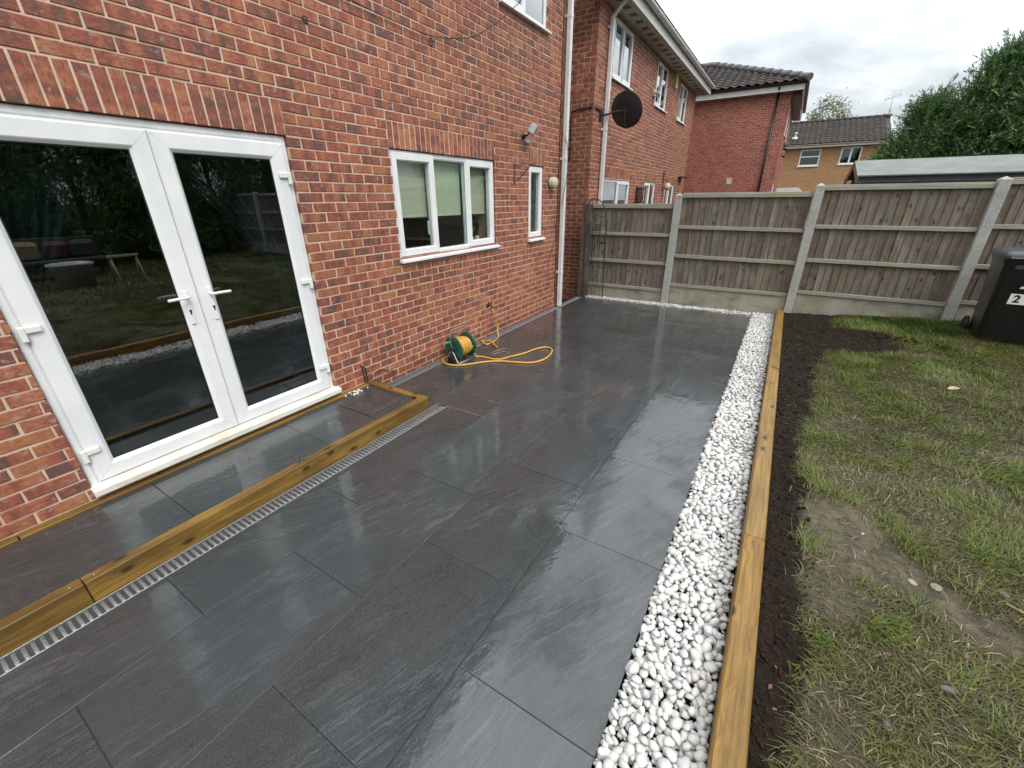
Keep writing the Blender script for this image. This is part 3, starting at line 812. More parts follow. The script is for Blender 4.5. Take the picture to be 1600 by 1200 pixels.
pv = [pebble_shape(i, ICO2) for i in range(12)]; pvl = [pebble_shape(i, ICO1) for i in range(12)]
pme = [raw_mesh('pebble', v, f, M_['pebble'], None, True) for v, f in [pebble_shape(i, ICO3 if i < 0 else ICO2) for i in range(12)]]
def rotm():
    q = prn.normal(size=4)*np.array([1.0, .22, .22, 1.0]); q /= np.linalg.norm(q); w_, x, y, z = q
    return np.array([[1-2*(y*y+z*z), 2*(x*y-z*w_), 2*(x*z+y*w_)], [2*(x*y+z*w_), 1-2*(x*x+z*z), 2*(y*z-x*w_)], [2*(x*z-y*w_), 2*(y*z+x*w_), 1-2*(x*x+y*y)]])
sc = []
for x, y, z, l in peb:
    s, xx, yy = px((x, y, z)); sc.append(float(s) if (l >= 1 and xx < 1.235 and yy > -.94) else -1)
top = set(sorted(range(len(peb)), key=lambda i: -sc[i])[:300])
VV, FF, TT, off = [], [], [], 0
for i, (x, y, z, l) in enumerate(peb):
    k = int(prn.integers(12)); size = float(np.clip(prn.lognormal(math.log(.0232), .22), .015, .034)) if l >= 0 else float(prn.uniform(.010, .015)); A = rotm()*size
    if i in top:
        M = np.eye(4); M[:3, :3] = A; M[:3, 3] = (x, y, z); inst('pebble', pme[k], pstrip, Matrix(M.tolist()))
    else:
        v, f = (pv if y < 4.2 else pvl)[k]
        VV.append(v@A.T+np.array([x, y, z])); FF.append(f+off); off += len(v); TT.append(np.full(len(f), prn.random()))
o = inst('pebble', raw_mesh('pebble', np.concatenate(VV), np.concatenate(FF), M_['pebble'], np.concatenate(TT), True), pstrip); o['kind'] = 'stuff'

for a, b, lab in ((-1.4, 2.150, 'near timber sleeper holding the soil back beside the white pebbles'), (2.154, 8.03, 'long far timber sleeper beside the white pebbles running to the fence post')):
    o = sleeper('timber_sleeper', None, 3.474, 3.578, a, b, -.08, .131, 'sleeper_pale' if b > 3 else 'sleeper_near', .006)
    tag(o, lab, 'sleeper', 'sleepers edging the pebble strip')

# ------------------------------------------------------------------ the house with the French doors
X_ = np.array([1.0, 0, 0]); Y_ = np.array([0, 1.0, 0])
house = thing('brick_house', 'two storey red brick house with white French doors filling the left of the view', 'house', (0, 3.4, 0))
CRS = .0765; ZH = 2.26
DY0, DY1, DZ0 = .400, 2.166, .128
WY0, WY1, WZ0 = 3.190, 4.958, 1.250
NY0, NY1, NZ0 = 5.845, 6.300, 1.250
UY0, UY1, UZ0, UZ1 = 5.14, 6.33, 3.90, 4.94
ops = [(DY0, DY1, DZ0, ZH), (WY0, WY1, WZ0, ZH), (NY0, NY1, NZ0, ZH), (UY0, UY1, UZ0, UZ1), (.9, 2.4, 3.95, 5.0)]
sol = [(DY0-.11, DY1+.004, ZH, ZH+3*CRS), (WY0-.005, WY1+.005, ZH, ZH+3*CRS), (NY0-.005, NY1+.03, ZH, ZH+3*CRS)]
def tone_main(p): return .10*(p[1]-2.5)/4-.06*(p[2]-1.5)  # lighter towards the lower right: the wall's uneven lighting put into brick tint
wall = brick_wall(house, (0, 0, 0), Y_, X_, -1.6, 6.905, -.04, 5.12, ops, sol, DY1+.0025, ZH-30*CRS, CRS, 4, 'brick', 300, .1, .155, tone=tone_main)
mb = MB(); wall_back(mb, np.zeros(3), Y_, X_, -1.6, 6.904, -.06, .15, [(DY0-.006, DY1+.006, DZ0-.006, .3)], -.2, -.0065); mb.build('damp_mortar', M_['mortar_dark'], wall)
# side wall, floors, roof: seen only from other positions and in reflections
brick_wall(house, (0, 6.905, 0), -X_, Y_, .0, 6.5, -.04, 5.12, [], [], 0, ZH-30*CRS, CRS, 5, 'brick', 0, .05, lod=1)
mb = MB(); mb.box(-6.5, -.31, -1.6, -1.4, 0, 5.1); mb.box(-6.7, -6.5, -1.6, 6.6, 0, 5.1); mb.build('rear_wall', M_['mortar_red'], house)
mb = MB(); mb.box(-.31, .36, -1.7, 7.05, 5.125, 5.14); mb.build('soffit', M_['soffit_board'], house)
mb = MB(); mb.box(.34, .362, -1.7, 7.05, 5.142, 5.33); mb.build('fascia', M_['fascia_white'], house)
def gutter(parent, p0, p1, r, mat, n=10):
    """half-round gutter between two points along y or x"""
    p0, p1 = np.array(p0, float), np.array(p1, float); d = (p1-p0)/np.linalg.norm(p1-p0); s = np.cross(d, Z3)
    a = np.linspace(0, -np.pi, n); mb = MB()
    for rr, fl in ((r, False), (r-.004, True)):
        mb.grid(np.array([[p+s*rr*math.cos(t)+Z3*rr*math.sin(t) for t in a] for p in (p0, p1)]), .5, True, fl)
    return mb.build('gutter', M_[mat], parent)
gutter(house, (.425, -1.7, 5.33), (.425, 7.05, 5.33), .058, 'pipe_white')
mb = MB(); mb.poly([(.42, -1.8, 5.36), (.42, 7.15, 5.36), (-3.2, 7.15, 7.6), (-3.2, -1.8, 7.6)]); mb.poly([(-3.2, -1.8, 7.6), (-3.2, 7.15, 7.6), (-6.9, 7.15, 5.3), (-6.9, -1.8, 5.3)]); mb.build('roof', M_['tile_brown'], house)
mb = MB(); mb.poly([(0, 6.9, 5.12), (-6.5, 6.9, 5.12), (-3.2, 6.9, 7.55)]); mb.build('gable', M_['mortar_red'], house)
# rooms behind the glass
def room(x0, x1, y0, y1, z0, z1, name='room'):
    mb = MB()
    mb.box(x0-.05, x0, y0, y1, z0, z1); mb.box(x0, x1, y0-.05, y0, z0, z1); mb.box(x0, x1, y1, y1+.05, z0, z1)
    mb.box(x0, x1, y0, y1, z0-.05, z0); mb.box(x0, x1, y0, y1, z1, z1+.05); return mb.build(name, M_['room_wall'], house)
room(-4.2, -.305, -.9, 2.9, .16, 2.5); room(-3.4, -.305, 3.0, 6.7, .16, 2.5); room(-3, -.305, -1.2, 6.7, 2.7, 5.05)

# --- French doors
door = MB(); FXF = -.030
door.ring(DY0+.002, DY1-.002, DZ0+.02, ZH-.002, [(0, -.10), (0, FXF), (.006, FXF+.004), (.036, FXF+.004), (.042, FXF-.002), (.056, FXF-.002), (.056, -.10)])
dr = door.build('french_door', M_['upvc'], house)
leaves = [(.446, 1.286), (1.291, 2.126)]; LZ0, LZ1 = .212, 2.204; LX = -.012
for i, (a, b) in enumerate(leaves):
    mb = MB(); w_ = .106
    mb.ring(a, b, LZ0, LZ1, [(0, -.07), (0, LX-.004), (.005, LX), (w_-.022, LX), (w_-.016, LX-.003), (w_, LX-.020), (w_, -.062)]); lf = mb.build('door_leaf', M_['upvc'], dr)
    mb = MB()
    for cy2, sy2 in ((a, 1), (b, -1)):
        for cz2, sz2 in ((LZ0, 1), (LZ1, -1)): mb.poly([(LX+.0004, cy2+sy2*.007, cz2+sz2*.0058), (LX+.0004, cy2+sy2*.0058, cz2+sz2*.007), (LX+.0004, cy2+sy2*(w_-.024), cz2+sz2*(w_-.0228)), (LX+.0004, cy2+sy2*(w_-.0228), cz2+sz2*(w_-.024))])
    mb.build('mitre_seam', M_['lamp_grey'], dr)
    mb = MB(); mb.ring(a+w_-.001, b-w_+.001, LZ0+w_-.001, LZ1-w_+.001, [(0, -.034), (.007, -.034), (.007, -.05)]); mb.build('glazing_seal', M_['seal_black'], dr)
    mb = MB(); mb.box(a+w_-.004, b-w_+.004, LZ0+w_-.004, LZ1-w_+.004, -0, 0) if False else mb.box(-.044, -.040, a+w_-.004, b-w_+.004, LZ0+w_-.004, LZ1-w_+.004); mb.build('glass_pane', M_['glass'], dr)
mb = MB(); mb.cbox(LX-.004, LX+.003, 1.2875, 1.2945, LZ0+.01, LZ1-.01, .001); mb.build('meeting_seal', M_['hinge_white'], dr)
# cill
prof = [(-.09, .205), (-.024, .205), (.046, .188), (.048, .184), (.048, .150), (.040, .148), (-.09, .150)]
mb = MB(); y0, y1 = DY0-.008, DY1+.024
P0 = np.array([[(x, y, z) for x, z in prof] for y in (y0, y1)]); mb.grid(P0, .5, False, True)
b = len(mb.v); mb.v += [tuple(p) for p in P0[0]]+[tuple(p) for p in P0[1]]; k = len(prof)
mb.face([b+i for i in range(k)]); mb.face([b+k+i for i in range(k)][::-1]); mb.build('cill', M_['cill_white'], dr)
for y, sgn in ((.432, 1), (2.126, -1)):
    for z in (.42, 1.19, 1.985):
        mb = MB(); mb.cbox(-.012, .014, y-.014, y+.014, z-.055, z+.028, .005)
        mb.cbox(-.010, .008, min(y, y+sgn*.078), max(y, y+sgn*.078), z-.012, z+.026, .005); mb.build('hinge', M_['hinge_white'], dr)
for y, sgn in ((1.212, -1), (1.360, 1)):
    mb = MB(); mb.cbox(LX+.0005, LX+.010, y-.016, y+.016, 1.045, 1.275, .005)
    z = 1.232
    mb.tube([(LX+.008, y, z), (LX+.046, y, z)], .010, 10)
    mb.tube(spline([(LX+.040, y-sgn*.008, z), (LX+.050, y+sgn*.012, z), (LX+.050, y+sgn*.06, z), (LX+.046, y+sgn*.118, z-.002)], 5), .0095, 10)
    h = mb.build('handle', M_['upvc'], dr)
    mb = MB(); mb.lathe([(.0, .0118), (.0085, .0118), (.0085, .009)], (LX, y, 1.138), (1, 0, 0), 14); mb.box(LX+.0100, LX+.0112, y-.0045, y+.0045, 1.112, 1.134); mb.build('keyhole', M_['black_metal'], dr)

# --- windows
def window(parent, x, y0, y1, z0, z1, lights, sill=True, glass='glass', fw=.052, flip=1, name='window', over=.045, sash_w=.050, sill_h=.034):
    """x: wall face; lights: list of (a, b, opening?, glass) along y"""
    f = MB(); f.ring(y0+.002, y1-.002, z0+.002, z1-.002, [(0, -.10), (0, -.03), (.004, -.026), (fw-.012, -.026), (fw-.006, -.032), (fw, -.034), (fw, -.09)], x)
    for a, b, *_ in lights[1:]: f.cbox(x-.09, x-.027, a-.030, a+.030, z0+fw-.002, z1-fw+.002, .003)
    win = f.build(name, M_['upvc'], parent)
    for i, (a, b, opn, g) in enumerate(lights):
        aa = y0+.022 if i == 0 else a-.016; bb = y1-.022 if i == len(lights)-1 else b+.016
        if opn:
            s = MB(); s.ring(aa, bb, z0+.022, z1-.022, [(0, -.06), (0, -.016), (.004, -.012), (sash_w+.010, -.012), (sash_w+.018, -.018), (sash_w+.022, -.040), (sash_w+.022, -.08)], x); s.build('sash', M_['upvc'], win)
            q = sash_w+.018; p = (aa+q, bb-q, z0+.022+q, z1-.022-q)
        else: p = ((y0+fw if i == 0 else a+.030)-.003, (y1-fw if i == len(lights)-1 else b-.030)+.003, z0+fw-.003, z1-fw+.003)
        s = MB(); s.ring(p[0]-.001, p[1]+.001, p[2]-.001, p[3]+.001, [(0, -.041), (.005, -.041), (.005, -.046)], x); s.build('glazing_seal', M_['seal_black'], win)
        s = MB(); s.box(x-.052, x-.048, p[0], p[1], p[2], p[3]); s.build('glass_pane', M_[g], win)
    if sill:
        pr = [(-.06, z0+.004), (-.024, z0+.004), (over, z0-.010), (over+.002, z0-.014), (over+.002, z0-sill_h), (over-.006, z0-sill_h-.001), (-.03, z0-sill_h+.004)]
        P0 = np.array([[(x+xx, y, z) for xx, z in pr] for y in (y0-.028, y1+.028)]); s = MB(); s.grid(P0, .5, False, True); b = len(s.v)
        s.v += [tuple(p) for p in P0[0]]+[tuple(p) for p in P0[1]]; k = len(pr); s.face([b+i for i in range(k)]); s.face([b+k+i for i in range(k)][::-1]); s.build('sill', M_['upvc'], win)
    return win
kw_ = window(house, 0, WY0, WY1, WZ0, ZH, [(WY0, 3.795, 1, 'glass_clear'), (3.795, 4.398, 0, 'glass_rain'), (4.398, WY1, 1, 'glass_clear')])
window(house, 0, NY0, NY1, NZ0, ZH, [(NY0, NY1, 1, 'glass_rain')])
window(house, 0, UY0, UY1, UZ0, UZ1, [(UY0, 5.73, 1, 'glass'), (5.73, UY1, 0, 'glass')], sill_h=.03)
window(house, 0, .9, 2.4, 3.95, 5.0, [(.9, 1.65, 1, 'glass'), (1.65, 2.4, 0, 'glass')])
mb = MB(); mb.cbox(-.078, -.060, 3.700, 3.722, 1.46, 1.60, .005); mb.build('window_handle', M_['hinge_white'], kw_)

# --- downpipe
dp = MB(); dp.cbox(.040, .110, 6.835, 6.905, .012, 5.16, .007); dpo = dp.build('downpipe', M_['pipe_white'], house)
for z in (.62, 2.40, 4.20):
    mb = MB(); mb.cbox(.036, .114, 6.831, 6.909, z-.028, z+.028, .007); mb.cbox(.0, .037, 6.845, 6.90, z-.018, z+.018, .004); mb.build('pipe_bracket', M_['pipe_white'], dpo)
mb = MB(); mb.tube(spline([(.078, 6.872, 5.10), (.14, 6.872, 5.16), (.38, 6.872, 5.24), (.425, 6.872, 5.29)], 6), .036, 14); mb.build('swan_neck', M_['pipe_white'], dpo)

# --- things seen through the glass
def curtain(label, rows, folds, seed):
    """rows: (z, y0, y1) of one hanging curtain"""
    r = np.random.default_rng(seed); zs = np.array([q[0] for q in rows]); n = 90
    zz_ = np.linspace(zs[0], zs[-1], 40); order = np.argsort(zs)
    ya = np.interp(zz_, zs[order], np.array([q[1] for q in rows])[order]); yb = np.interp(zz_, zs[order], np.array([q[2] for q in rows])[order])
    t = np.linspace(0, 1, n); ph = np.cumsum(r.uniform(.7, 1.3, n)); ph = ph/ph[-1]*folds*2*np.pi
    Pn = np.array([[(-.30+.035*math.sin(ph[j])+.012*math.sin(ph[j]*2.3), a+(b-a)*t[j], z) for j in range(n)] for z, a, b in zip(zz_, ya, yb)])
    mb = MB(); mb.grid(Pn); mb.build('curtain', M_['curtain_teal'], None, origin=(-.3, (rows[0][1]+rows[0][2])/2, rows[-1][0]))
    return bpy.context.view_layer, COL.objects[-1]
_, o = curtain('l', [(2.42, .38, 1.10), (2.1, .38, 1.02), (1.7, .39, .86), (1.35, .40, .66), (1.2, .40, .60), (.9, .39, .66), (.3, .38, .74)], 9, 1)
tag(o, 'teal curtain gathered at the left inside the French doors', 'curtain', 'teal curtains')
_, o = curtain('r', [(2.42, 1.25, 2.22), (2.1, 1.42, 2.22), (1.7, 1.72, 2.22), (1.35, 1.98, 2.22), (1.2, 2.03, 2.22), (.9, 2.00, 2.22), (.3, 1.95, 2.22)], 10, 2)
tag(o, 'teal curtain swept to the right inside the French doors', 'curtain', 'teal curtains')
for (a, b), lab in (((3.31, 3.78), 'left of the three cream roller blinds in the kitchen window'), ((3.86, 4.38), 'middle cream roller blind behind the rain streaked kitchen pane'), ((4.47, 4.90), 'cream roller blind in the kitchen pane nearest the downpipe')):
    mb = MB(); mb.box(-.135, -.131, a, b, 1.66, 2.19); mb.cbox(-.140, -.126, a, b, 1.640, 1.662, .003); mb.tube([(-.135, a, 2.20), (-.135, b, 2.20)], .018, 10)
    tag(mb.build('roller_blind', M_['blind_cream'], None, origin=(-.133, (a+b)/2, 1.64)), lab, 'blind', 'roller blinds')
pp = thing('pot_plant', 'small green pot plant on the kitchen windowsill behind the right pane', 'plant', (-.17, 4.60, 1.285))
mb = MB(); mb.lathe([(0, 0), (.035, 0), (.048, .08), (.044, .08)], (-.17, 4.60, 1.285), (0, 0, 1), 14); mb.build('pot', M_['paint_white'], pp)
mb = MB(); r = random.Random(2)
for i in range(34):
    a = r.uniform(0, 6.28); l = r.uniform(.08, .19); d = np.array([math.cos(a)*.5, math.sin(a)*.55, r.uniform(.6, 1.2)]); d /= np.linalg.norm(d); s = np.cross(d, Z3); s /= np.linalg.norm(s); o0 = np.array([-.17, 4.60, 1.36])
    mb.poly([o0, o0+d*l*.6+s*.014, o0+d*l, o0+d*l*.6-s*.014])
mb.build('leaves', M_['leaf_green'], pp)
mb = MB(); mb.lathe([(0, 0), (.03, 0), (.032, .075), (.02, .09), (.0, .09)], (-.15, 4.72, 1.285), (0, 0, 1), 12)
tag(mb.build('jar', M_['paint_white'], None, origin=(-.15, 4.72, 1.285)), 'small pale jar on the kitchen windowsill beside the pot plant', 'jar')

# ------------------------------------------------------------------ fittings on the house wall
fl = thing('floodlight', 'grey security floodlight with sensor on the brick wall above the narrow window', 'floodlight', (0, 5.66, 2.62))
mb = MB(); mb.lathe([(0, .03), (.035, .03), (.042, .0)], (0, 5.66, 2.60), (1, 0, 0), 16); mb.tube([(.025, 5.66, 2.60), (.07, 5.66, 2.605), (.10, 5.665, 2.63)], .012, 8); mb.build('bracket', M_['black_plastic'], fl)
Mh = Matrix.Translation((.15, 5.68, 2.665)) @ Matrix.Rotation(math.radians(28), 4, 'Z') @ Matrix.Rotation(math.radians(32), 4, 'Y')
mb = MB(); mb.cbox(-.045, .040, -.085, .085, -.060, .060, .010, .5, Mh); mb.cbox(-.062, -.044, -.05, .05, -.04, .04, .006, .5, Mh); mb.build('lamp_head', M_['lamp_grey'], fl)
mb = MB(); mb.cbox(.0405, .044, -.072, .072, -.048, .048, .001, .5, Mh); mb.build('lamp_glass', M_['glass_far'], fl)
Ms = Matrix.Translation((.085, 5.665, 2.545)) @ Matrix.Rotation(math.radians(20), 4, 'Z') @ Matrix.Rotation(math.radians(30), 4, 'Y')
mb = MB(); mb.cbox(-.03, .035, -.035, .035, -.035, .03, .010, .5, Ms); mb.build('sensor', M_['lamp_grey'], fl)
hb = thing('hanging_basket_bracket', 'thin rusty iron hanging basket bracket on the wall left of the narrow window', 'bracket', (0, 5.43, 2.03))
mb = MB(); mb.cbox(.001, .007, 5.424, 5.440, 1.99, 2.265, .001); mb.build('backplate', M_['brown_iron'], hb)
mb = MB(); mb.tube([(.006, 5.432, 2.235), (.16, 5.46, 2.240), (.285, 5.485, 2.245)], .0045, 6); mb.build('arm', M_['brown_iron'], hb)
mb = MB(); mb.tube(spline([(.006, 5.432, 2.03), (.03, 5.436, 2.035), (.14, 5.455, 2.13), (.24, 5.475, 2.235)], 6), .0055, 6)
a = np.linspace(0, 4.6, 18); mb.tube([(.285+.018*math.sin(t), 5.485, 2.227+.018*math.cos(t)) for t in a], .0035, 6); mb.build('scroll', M_['brown_iron'], hb)
vt = thing('wall_vent', 'round cream drum shaped vent cover on the wall beside the downpipe', 'vent', (0, 6.53, 2.05))
mb = MB(); mb.lathe([(.078, .0), (.078, .095), (.072, .104), (.0, .106)], (0.001, 6.53, 2.050), (1, -.12, -.05), 26); mb.build('drum', M_['vent_cream'], vt)
mb = MB(); mb.lathe([(.0, .0), (.086, .0), (.086, .012), (.0, .0125)], (0, 6.53, 2.05), (1, 0, 0), 22); mb.build('collar', M_['black_plastic'], vt)
def cable(label, pts, r, mat='black_plastic', name='cable', group=None, n=5):
    q = spline(pts, n); mb = MB(); mb.tube(q, r, 6)
    return tag(mb.build(name, M_[mat], None, origin=q[0]), label, 'cable' if name == 'cable' else name.split('_')[-1], group)
cable('thin black cable running up the house wall just left of the downpipe', [(.006, 6.80, .10), (.007, 6.80, 1.0), (.007, 6.803, 2.2), (.007, 6.80, 3.4), (.007, 6.802, 5.0)], .006)
cable('loose black cable looping down the wall under the narrow window', [(.01, 6.70, 1.55), (.03, 6.72, 1.2), (.03, 6.56, .98), (.05, 6.44, .74), (.03, 6.47, .50), (.012, 6.6, .42)], .004)
cable('slack thin cable crossing in front of the white downpipe', [(.06, 6.80, 2.75), (.12, 6.84, 2.6), (.125, 6.88, 2.35), (.13, 6.84, 2.1), (.09, 6.79, 1.7)], .004)
cable('short black cable stub standing against the wall behind the step corner', [(.004, 2.470, .31), (.018, 2.478, .30), (.022, 2.484, .22), (.020, 2.488, .125)], .006)
cable('second black cable stub with a hook at the foot of the wall', [(.004, 2.500, .285), (.026, 2.508, .27), (.028, 2.51, .20), (.020, 2.515, .12)], .006)
cable('thin black wire wandering along the dark bottom bricks by the step', [(.012, 2.55, .125), (.012, 2.60, .155), (.012, 2.68, .185), (.012, 2.76, .17), (.012, 2.80, .135), (.012, 2.87, .125), (.014, 2.875, .03)], .0035)
wl = thing('washing_line', 'thin slack washing line tied to a hook high on the brick wall', 'line', (0, 3.90, 3.25))
mb = MB(); mb.tube(spline([(.02, 2.2, 3.28), (.02, 2.90, 3.262), (.02, 3.4, 3.250), (.03, 3.90, 3.262), (.05, 4.42, 3.37), (.10, 4.70, 3.50), (.2, 5.05, 3.74), (.3, 5.4, 4.04), (.4, 5.75, 4.45)], 6), .0042, 5); mb.build('wire', M_['black_plastic'], wl)
mb = MB(); mb.cbox(.001, .012, 3.870, 3.905, 3.19, 3.25, .002); mb.tube(spline([(.01, 3.89, 3.225), (.04, 3.89, 3.22), (.045, 3.89, 3.25), (.02, 3.895, 3.268)], 5), .005, 6); mb.build('hook', M_['stone_grey'], wl)
mb = MB(); mb.lathe([(.0, .0015), (.015, .0015), (.019, .004), (.024, .0035), (.026, .0)], (.0, 2.497, 3.030), (1, 0, 0), 14)  # shallow disc on the wall face, its black stands in for the hole's shade
tag(mb.build('wall_hole_disc', M_['seal_black'], None, origin=(0, 2.497, 3.03)), 'small dark disc painted as the shaded round hole in the brick wall above the French doors', 'hole')

# ------------------------------------------------------------------ tap, reel and hoses
tp = thing('outdoor_tap', 'small black outdoor tap on the brick wall above the drain', 'tap', (0, 4.70, .46))
mb = MB(); mb.lathe([(.0, .012), (.022, .012), (.026, .0)], (0, 4.70, .46), (1, 0, 0), 14); mb.tube([(.01, 4.70, .46), (.055, 4.70, .46), (.075, 4.702, .445), (.078, 4.704, .42)], .011, 8); mb.build('spout', M_['black_plastic'], tp)
mb = MB(); mb.tube([(.05, 4.70, .46), (.05, 4.70, .50)], .007, 8)
for s in (-1, 1): mb.tube([(.05, 4.70, .495), (.05, 4.70+s*.035, .505), (.05, 4.70+s*.044, .53)], .007, 7)
mb.build('tap_handle', M_['black_metal'], tp)
mb = MB(); mb.lathe([(.010, 0), (.014, .006), (.014, .035), (.010, .04)], (.078, 4.704, .425), (.05, .12, -1), 10); mb.build('connector', M_['hose_yellow'], tp)
rl = thing('hose_reel', 'green hose reel with yellow hose wound on it standing against the wall', 'hose reel', (.20, 3.78, 0))
RX, RZ, RY0, RY1, RR = .212, .168, 3.665, 3.905, .150
ax = (.10, 1, 0)
for y, s in ((RY0, -1), (RY1, 1)):
    mb = MB()
    if s < 0: mb.lathe([(0, -.010), (.030, -.010), (.034, -.004), (.050, .000), (.062, -.006), (.100, -.010), (.118, -.004), (.138, -.006), (RR, .0), (RR+.002, .006), (RR-.004, .010), (0, .012)], (RX, y, RZ), ax, 36)
    else: mb.lathe([(0, -.006), (.10, -.004), (RR-.006, -.004), (RR+.002, 0), (RR+.002, .006), (RR-.006, .010), (.12, .006), (.05, .012), (0, .012)], (RX+.02, y, RZ), ax, 36)
    fo = mb.build('flange', M_['reel_green'], rl)
    if s < 0:
        for k in range(6):
            t = k*math.pi/3+.3; c = np.array([RX+.102*math.cos(t), y-.0085, RZ+.102*math.sin(t)])
            m2 = MB(); m2.lathe([(.026, .004), (.030, -.004), (.024, -.007), (.012, -.003), (0, -.003)], c, (.1, 1, 0), 14); m2.build('dished_boss', M_['reel_green'], fo)
mb = MB(); d_ = np.array(ax)/np.linalg.norm(ax)
hr = .0085
for lay, (rad, n) in enumerate(((.075, 12), (.091, 11), (.106, 9))):
    th = np.linspace(0, 2*np.pi*n, n*26); s_ = .020+lay*.008+th/(2*np.pi)*.0178
    mb.tube([(RX+d_[0]*s+math.cos(t)*(rad+.003*math.sin(t*.31)), RY0+s, RZ+math.sin(t)*(rad+.003*math.sin(t*.31))) for t, s in zip(th, s_)], hr, 6)
mb.build('coiled_hose', M_['hose_yellow'], rl)
mb = MB(); mb.lathe([(.066, .01), (.066, .235)], (RX, RY0, RZ), ax, 24); mb.build('drum', M_['reel_green'], rl)
mb = MB()
hx, hy = RX, RY0-.035
mb.tube(spline([(RX+.10, RY0-.05, .008), (RX+.045, RY0-.038, .09), (RX, RY0-.034, RZ), (RX-.01, RY0-.03, .28), (RX-.01, RY0-.02, .375), (RX-.005, RY0+.02, .400), (RX+.01, RY1-.03, .402), (RX+.018, RY1+.02, .375), (RX+.02, RY1+.035, .28), (RX+.022, RY1+.03, RZ), (RX+.06, RY1+.035, .09), (RX+.12, RY1+.045, .008)], 7), .0075, 9)
mb.tube(spline([(RX-.10, RY0-.05, .008), (RX-.05, RY0-.04, .09), (RX-.012, RY0-.034, RZ-.01)], 6), .0075, 8)
mb.tube(spline([(RX-.08, RY1+.045, .008), (RX-.03, RY1+.035, .09), (RX+.012, RY1+.03, RZ-.01)], 6), .0075, 8)
mb.tube([(RX+.10, RY0-.05, .008), (RX+.12, RY1+.045, .008)], .0075, 8); mb.tube([(RX-.10, RY0-.05, .008), (RX-.08, RY1+.045, .008)], .0075, 8)
mb.build('frame', M_['galv_wire'], rl)
mb = MB(); mb.lathe([(0, 0), (.036, 0), (.034, .022), (.020, .03), (.0, .032)], (RX, RY0-.012, RZ), (-.1, -1, 0), 18); mb.cbox(RX-.06, RX+.055, RY0-.060, RY0-.035, .0, .07, .008); mb.build('hub', M_['black_plastic'], rl)
mb = MB(); mb.tube([(RX-.055, RY0-.012, RZ+.075), (RX-.05, RY0-.085, RZ+.085)], .013, 12); mb.lathe([(.02, 0), (.02, .02), (0, .022)], (RX-.055, RY0-.008, RZ+.074), (-.1, -1, 0), 12); mb.build('crank_handle', M_['reel_teal'], rl)
H1 = [(.349, 3.92), (.401, 3.951), (.483, 3.959), (.584, 3.96), (.679, 4.008), (.722, 4.141), (.804, 4.312), (.85, 4.532), (.918, 4.671), (.997, 4.686), (1.075, 4.6), (1.128, 4.401), (1.117, 4.217), (1.043, 4.086), (.873, 4.008), (.705, 3.947), (.565, 3.841), (.457, 3.695), (.357, 3.581), (.249, 3.534), (.132, 3.558), (.060, 3.622), (.03, 3.70), (.04, 3.79), (.10, 3.80)]
q = [(x, y, .0125) for x, y in H1]; q[13] = (1.043, 4.086, .0125); q[4] = (.679, 4.008, .014); q[-1] = (.13, 3.81, .06)
mb = MB(); mb.tube(spline(q, 6), .0105, 10)
tag(mb.build('garden_hose', M_['hose_yellow'], None, origin=(.349, 3.92, 0)), 'yellow hose lying in a long narrow loop across the wet patio', 'hose', 'yellow garden hose')
q = [(.083, 4.710, .383), (.082, 4.732, .345), (.075, 4.796, .25), (.07, 4.828, .15), (.085, 4.811, .07), (.14, 4.75, .018), (.19, 4.60, .0125), (.198, 4.471, .0125), (.189, 4.38, .013), (.10, 4.41, .03), (.05, 4.44, .018), (.06, 4.476, .0125), (.18, 4.485, .032), (.301, 4.413, .0125), (.375, 4.364, .0125)]
mb = MB(); mb.tube(spline(q, 7), .0095, 9)
tag(mb.build('garden_hose', M_['hose_yellow'], None, origin=(.083, 4.71, .38)), 'yellow hose hanging from the tap and curling behind the reel', 'hose', 'yellow garden hose')
mb = MB(); mb.tube(spline([(.42, 4.14, .006), (.50, 4.27, .03), (.60, 4.30, .05), (.66, 4.18, .03), (.64, 4.06, .005)], 6), .0022, 5); mb.tube(spline([(.46, 4.10, .005), (.56, 4.24, .02), (.64, 4.25, .005)], 6), .0022, 5)
tag(mb.build('plastic_wire', M_['galv_wire'], None, origin=(.42, 4.14, 0)), 'thin curl of clear wire lying on the patio between hose and wall', 'wire')
chips = thing('stone_chips', 'small heap of white stone chips lying on the step beside the manhole cover', 'stones', (.10, 2.28, .106))
r = random.Random(8)
for i in range(15):
    v, f = pebble_shape(60+i, ICO1); k = r.uniform(.011, .021); M = np.eye(4); M[:3, :3] = rotm()*k; M[:3, 3] = (.118+r.gauss(0, .022), 2.28+r.gauss(0, .05), .113+(.014 if i > 10 else 0))
    inst('chip', raw_mesh('chip', v, f, M_['paint_white'], None, False), chips, Matrix(M.tolist()))

# ------------------------------------------------------------------ fence along the back
FY = 8.10
fence = thing('garden_fence', 'weathered grey brown featheredge board fence with concrete posts across the back of the garden', 'fence', (3.5, FY, 0))
def post(x, z0, z1, y0=8.030, w=.118):
    mb = MB(); h = w/2
    mb.cbox(x-h, x+h, y0, y0+.125, z0, z1-.02, .008)
    b = len(mb.v); mb.v += [(x-h+.004, y0+.004, z1-.022), (x+h-.004, y0+.004, z1-.022), (x+h-.004, y0+.121, z1-.022), (x-h+.004, y0+.121, z1-.022), (x, y0+.06, z1+.012)]
    for i in range(4): mb.face([b+i, b+(i+1) % 4, b+4])
    return mb.build('concrete_post', M_['concrete_post'], fence)
PX = [1.668, 3.630, 5.510, 7.44, 9.35, 11.25, 13.15]
for x, zt, zb in zip(PX, (1.875, 1.985, 2.02, 2.05, 2.08, 2.08, 2.08), (-.15, -.1, .0, .05, .05, .05, .05)): post(x, zb, zt)
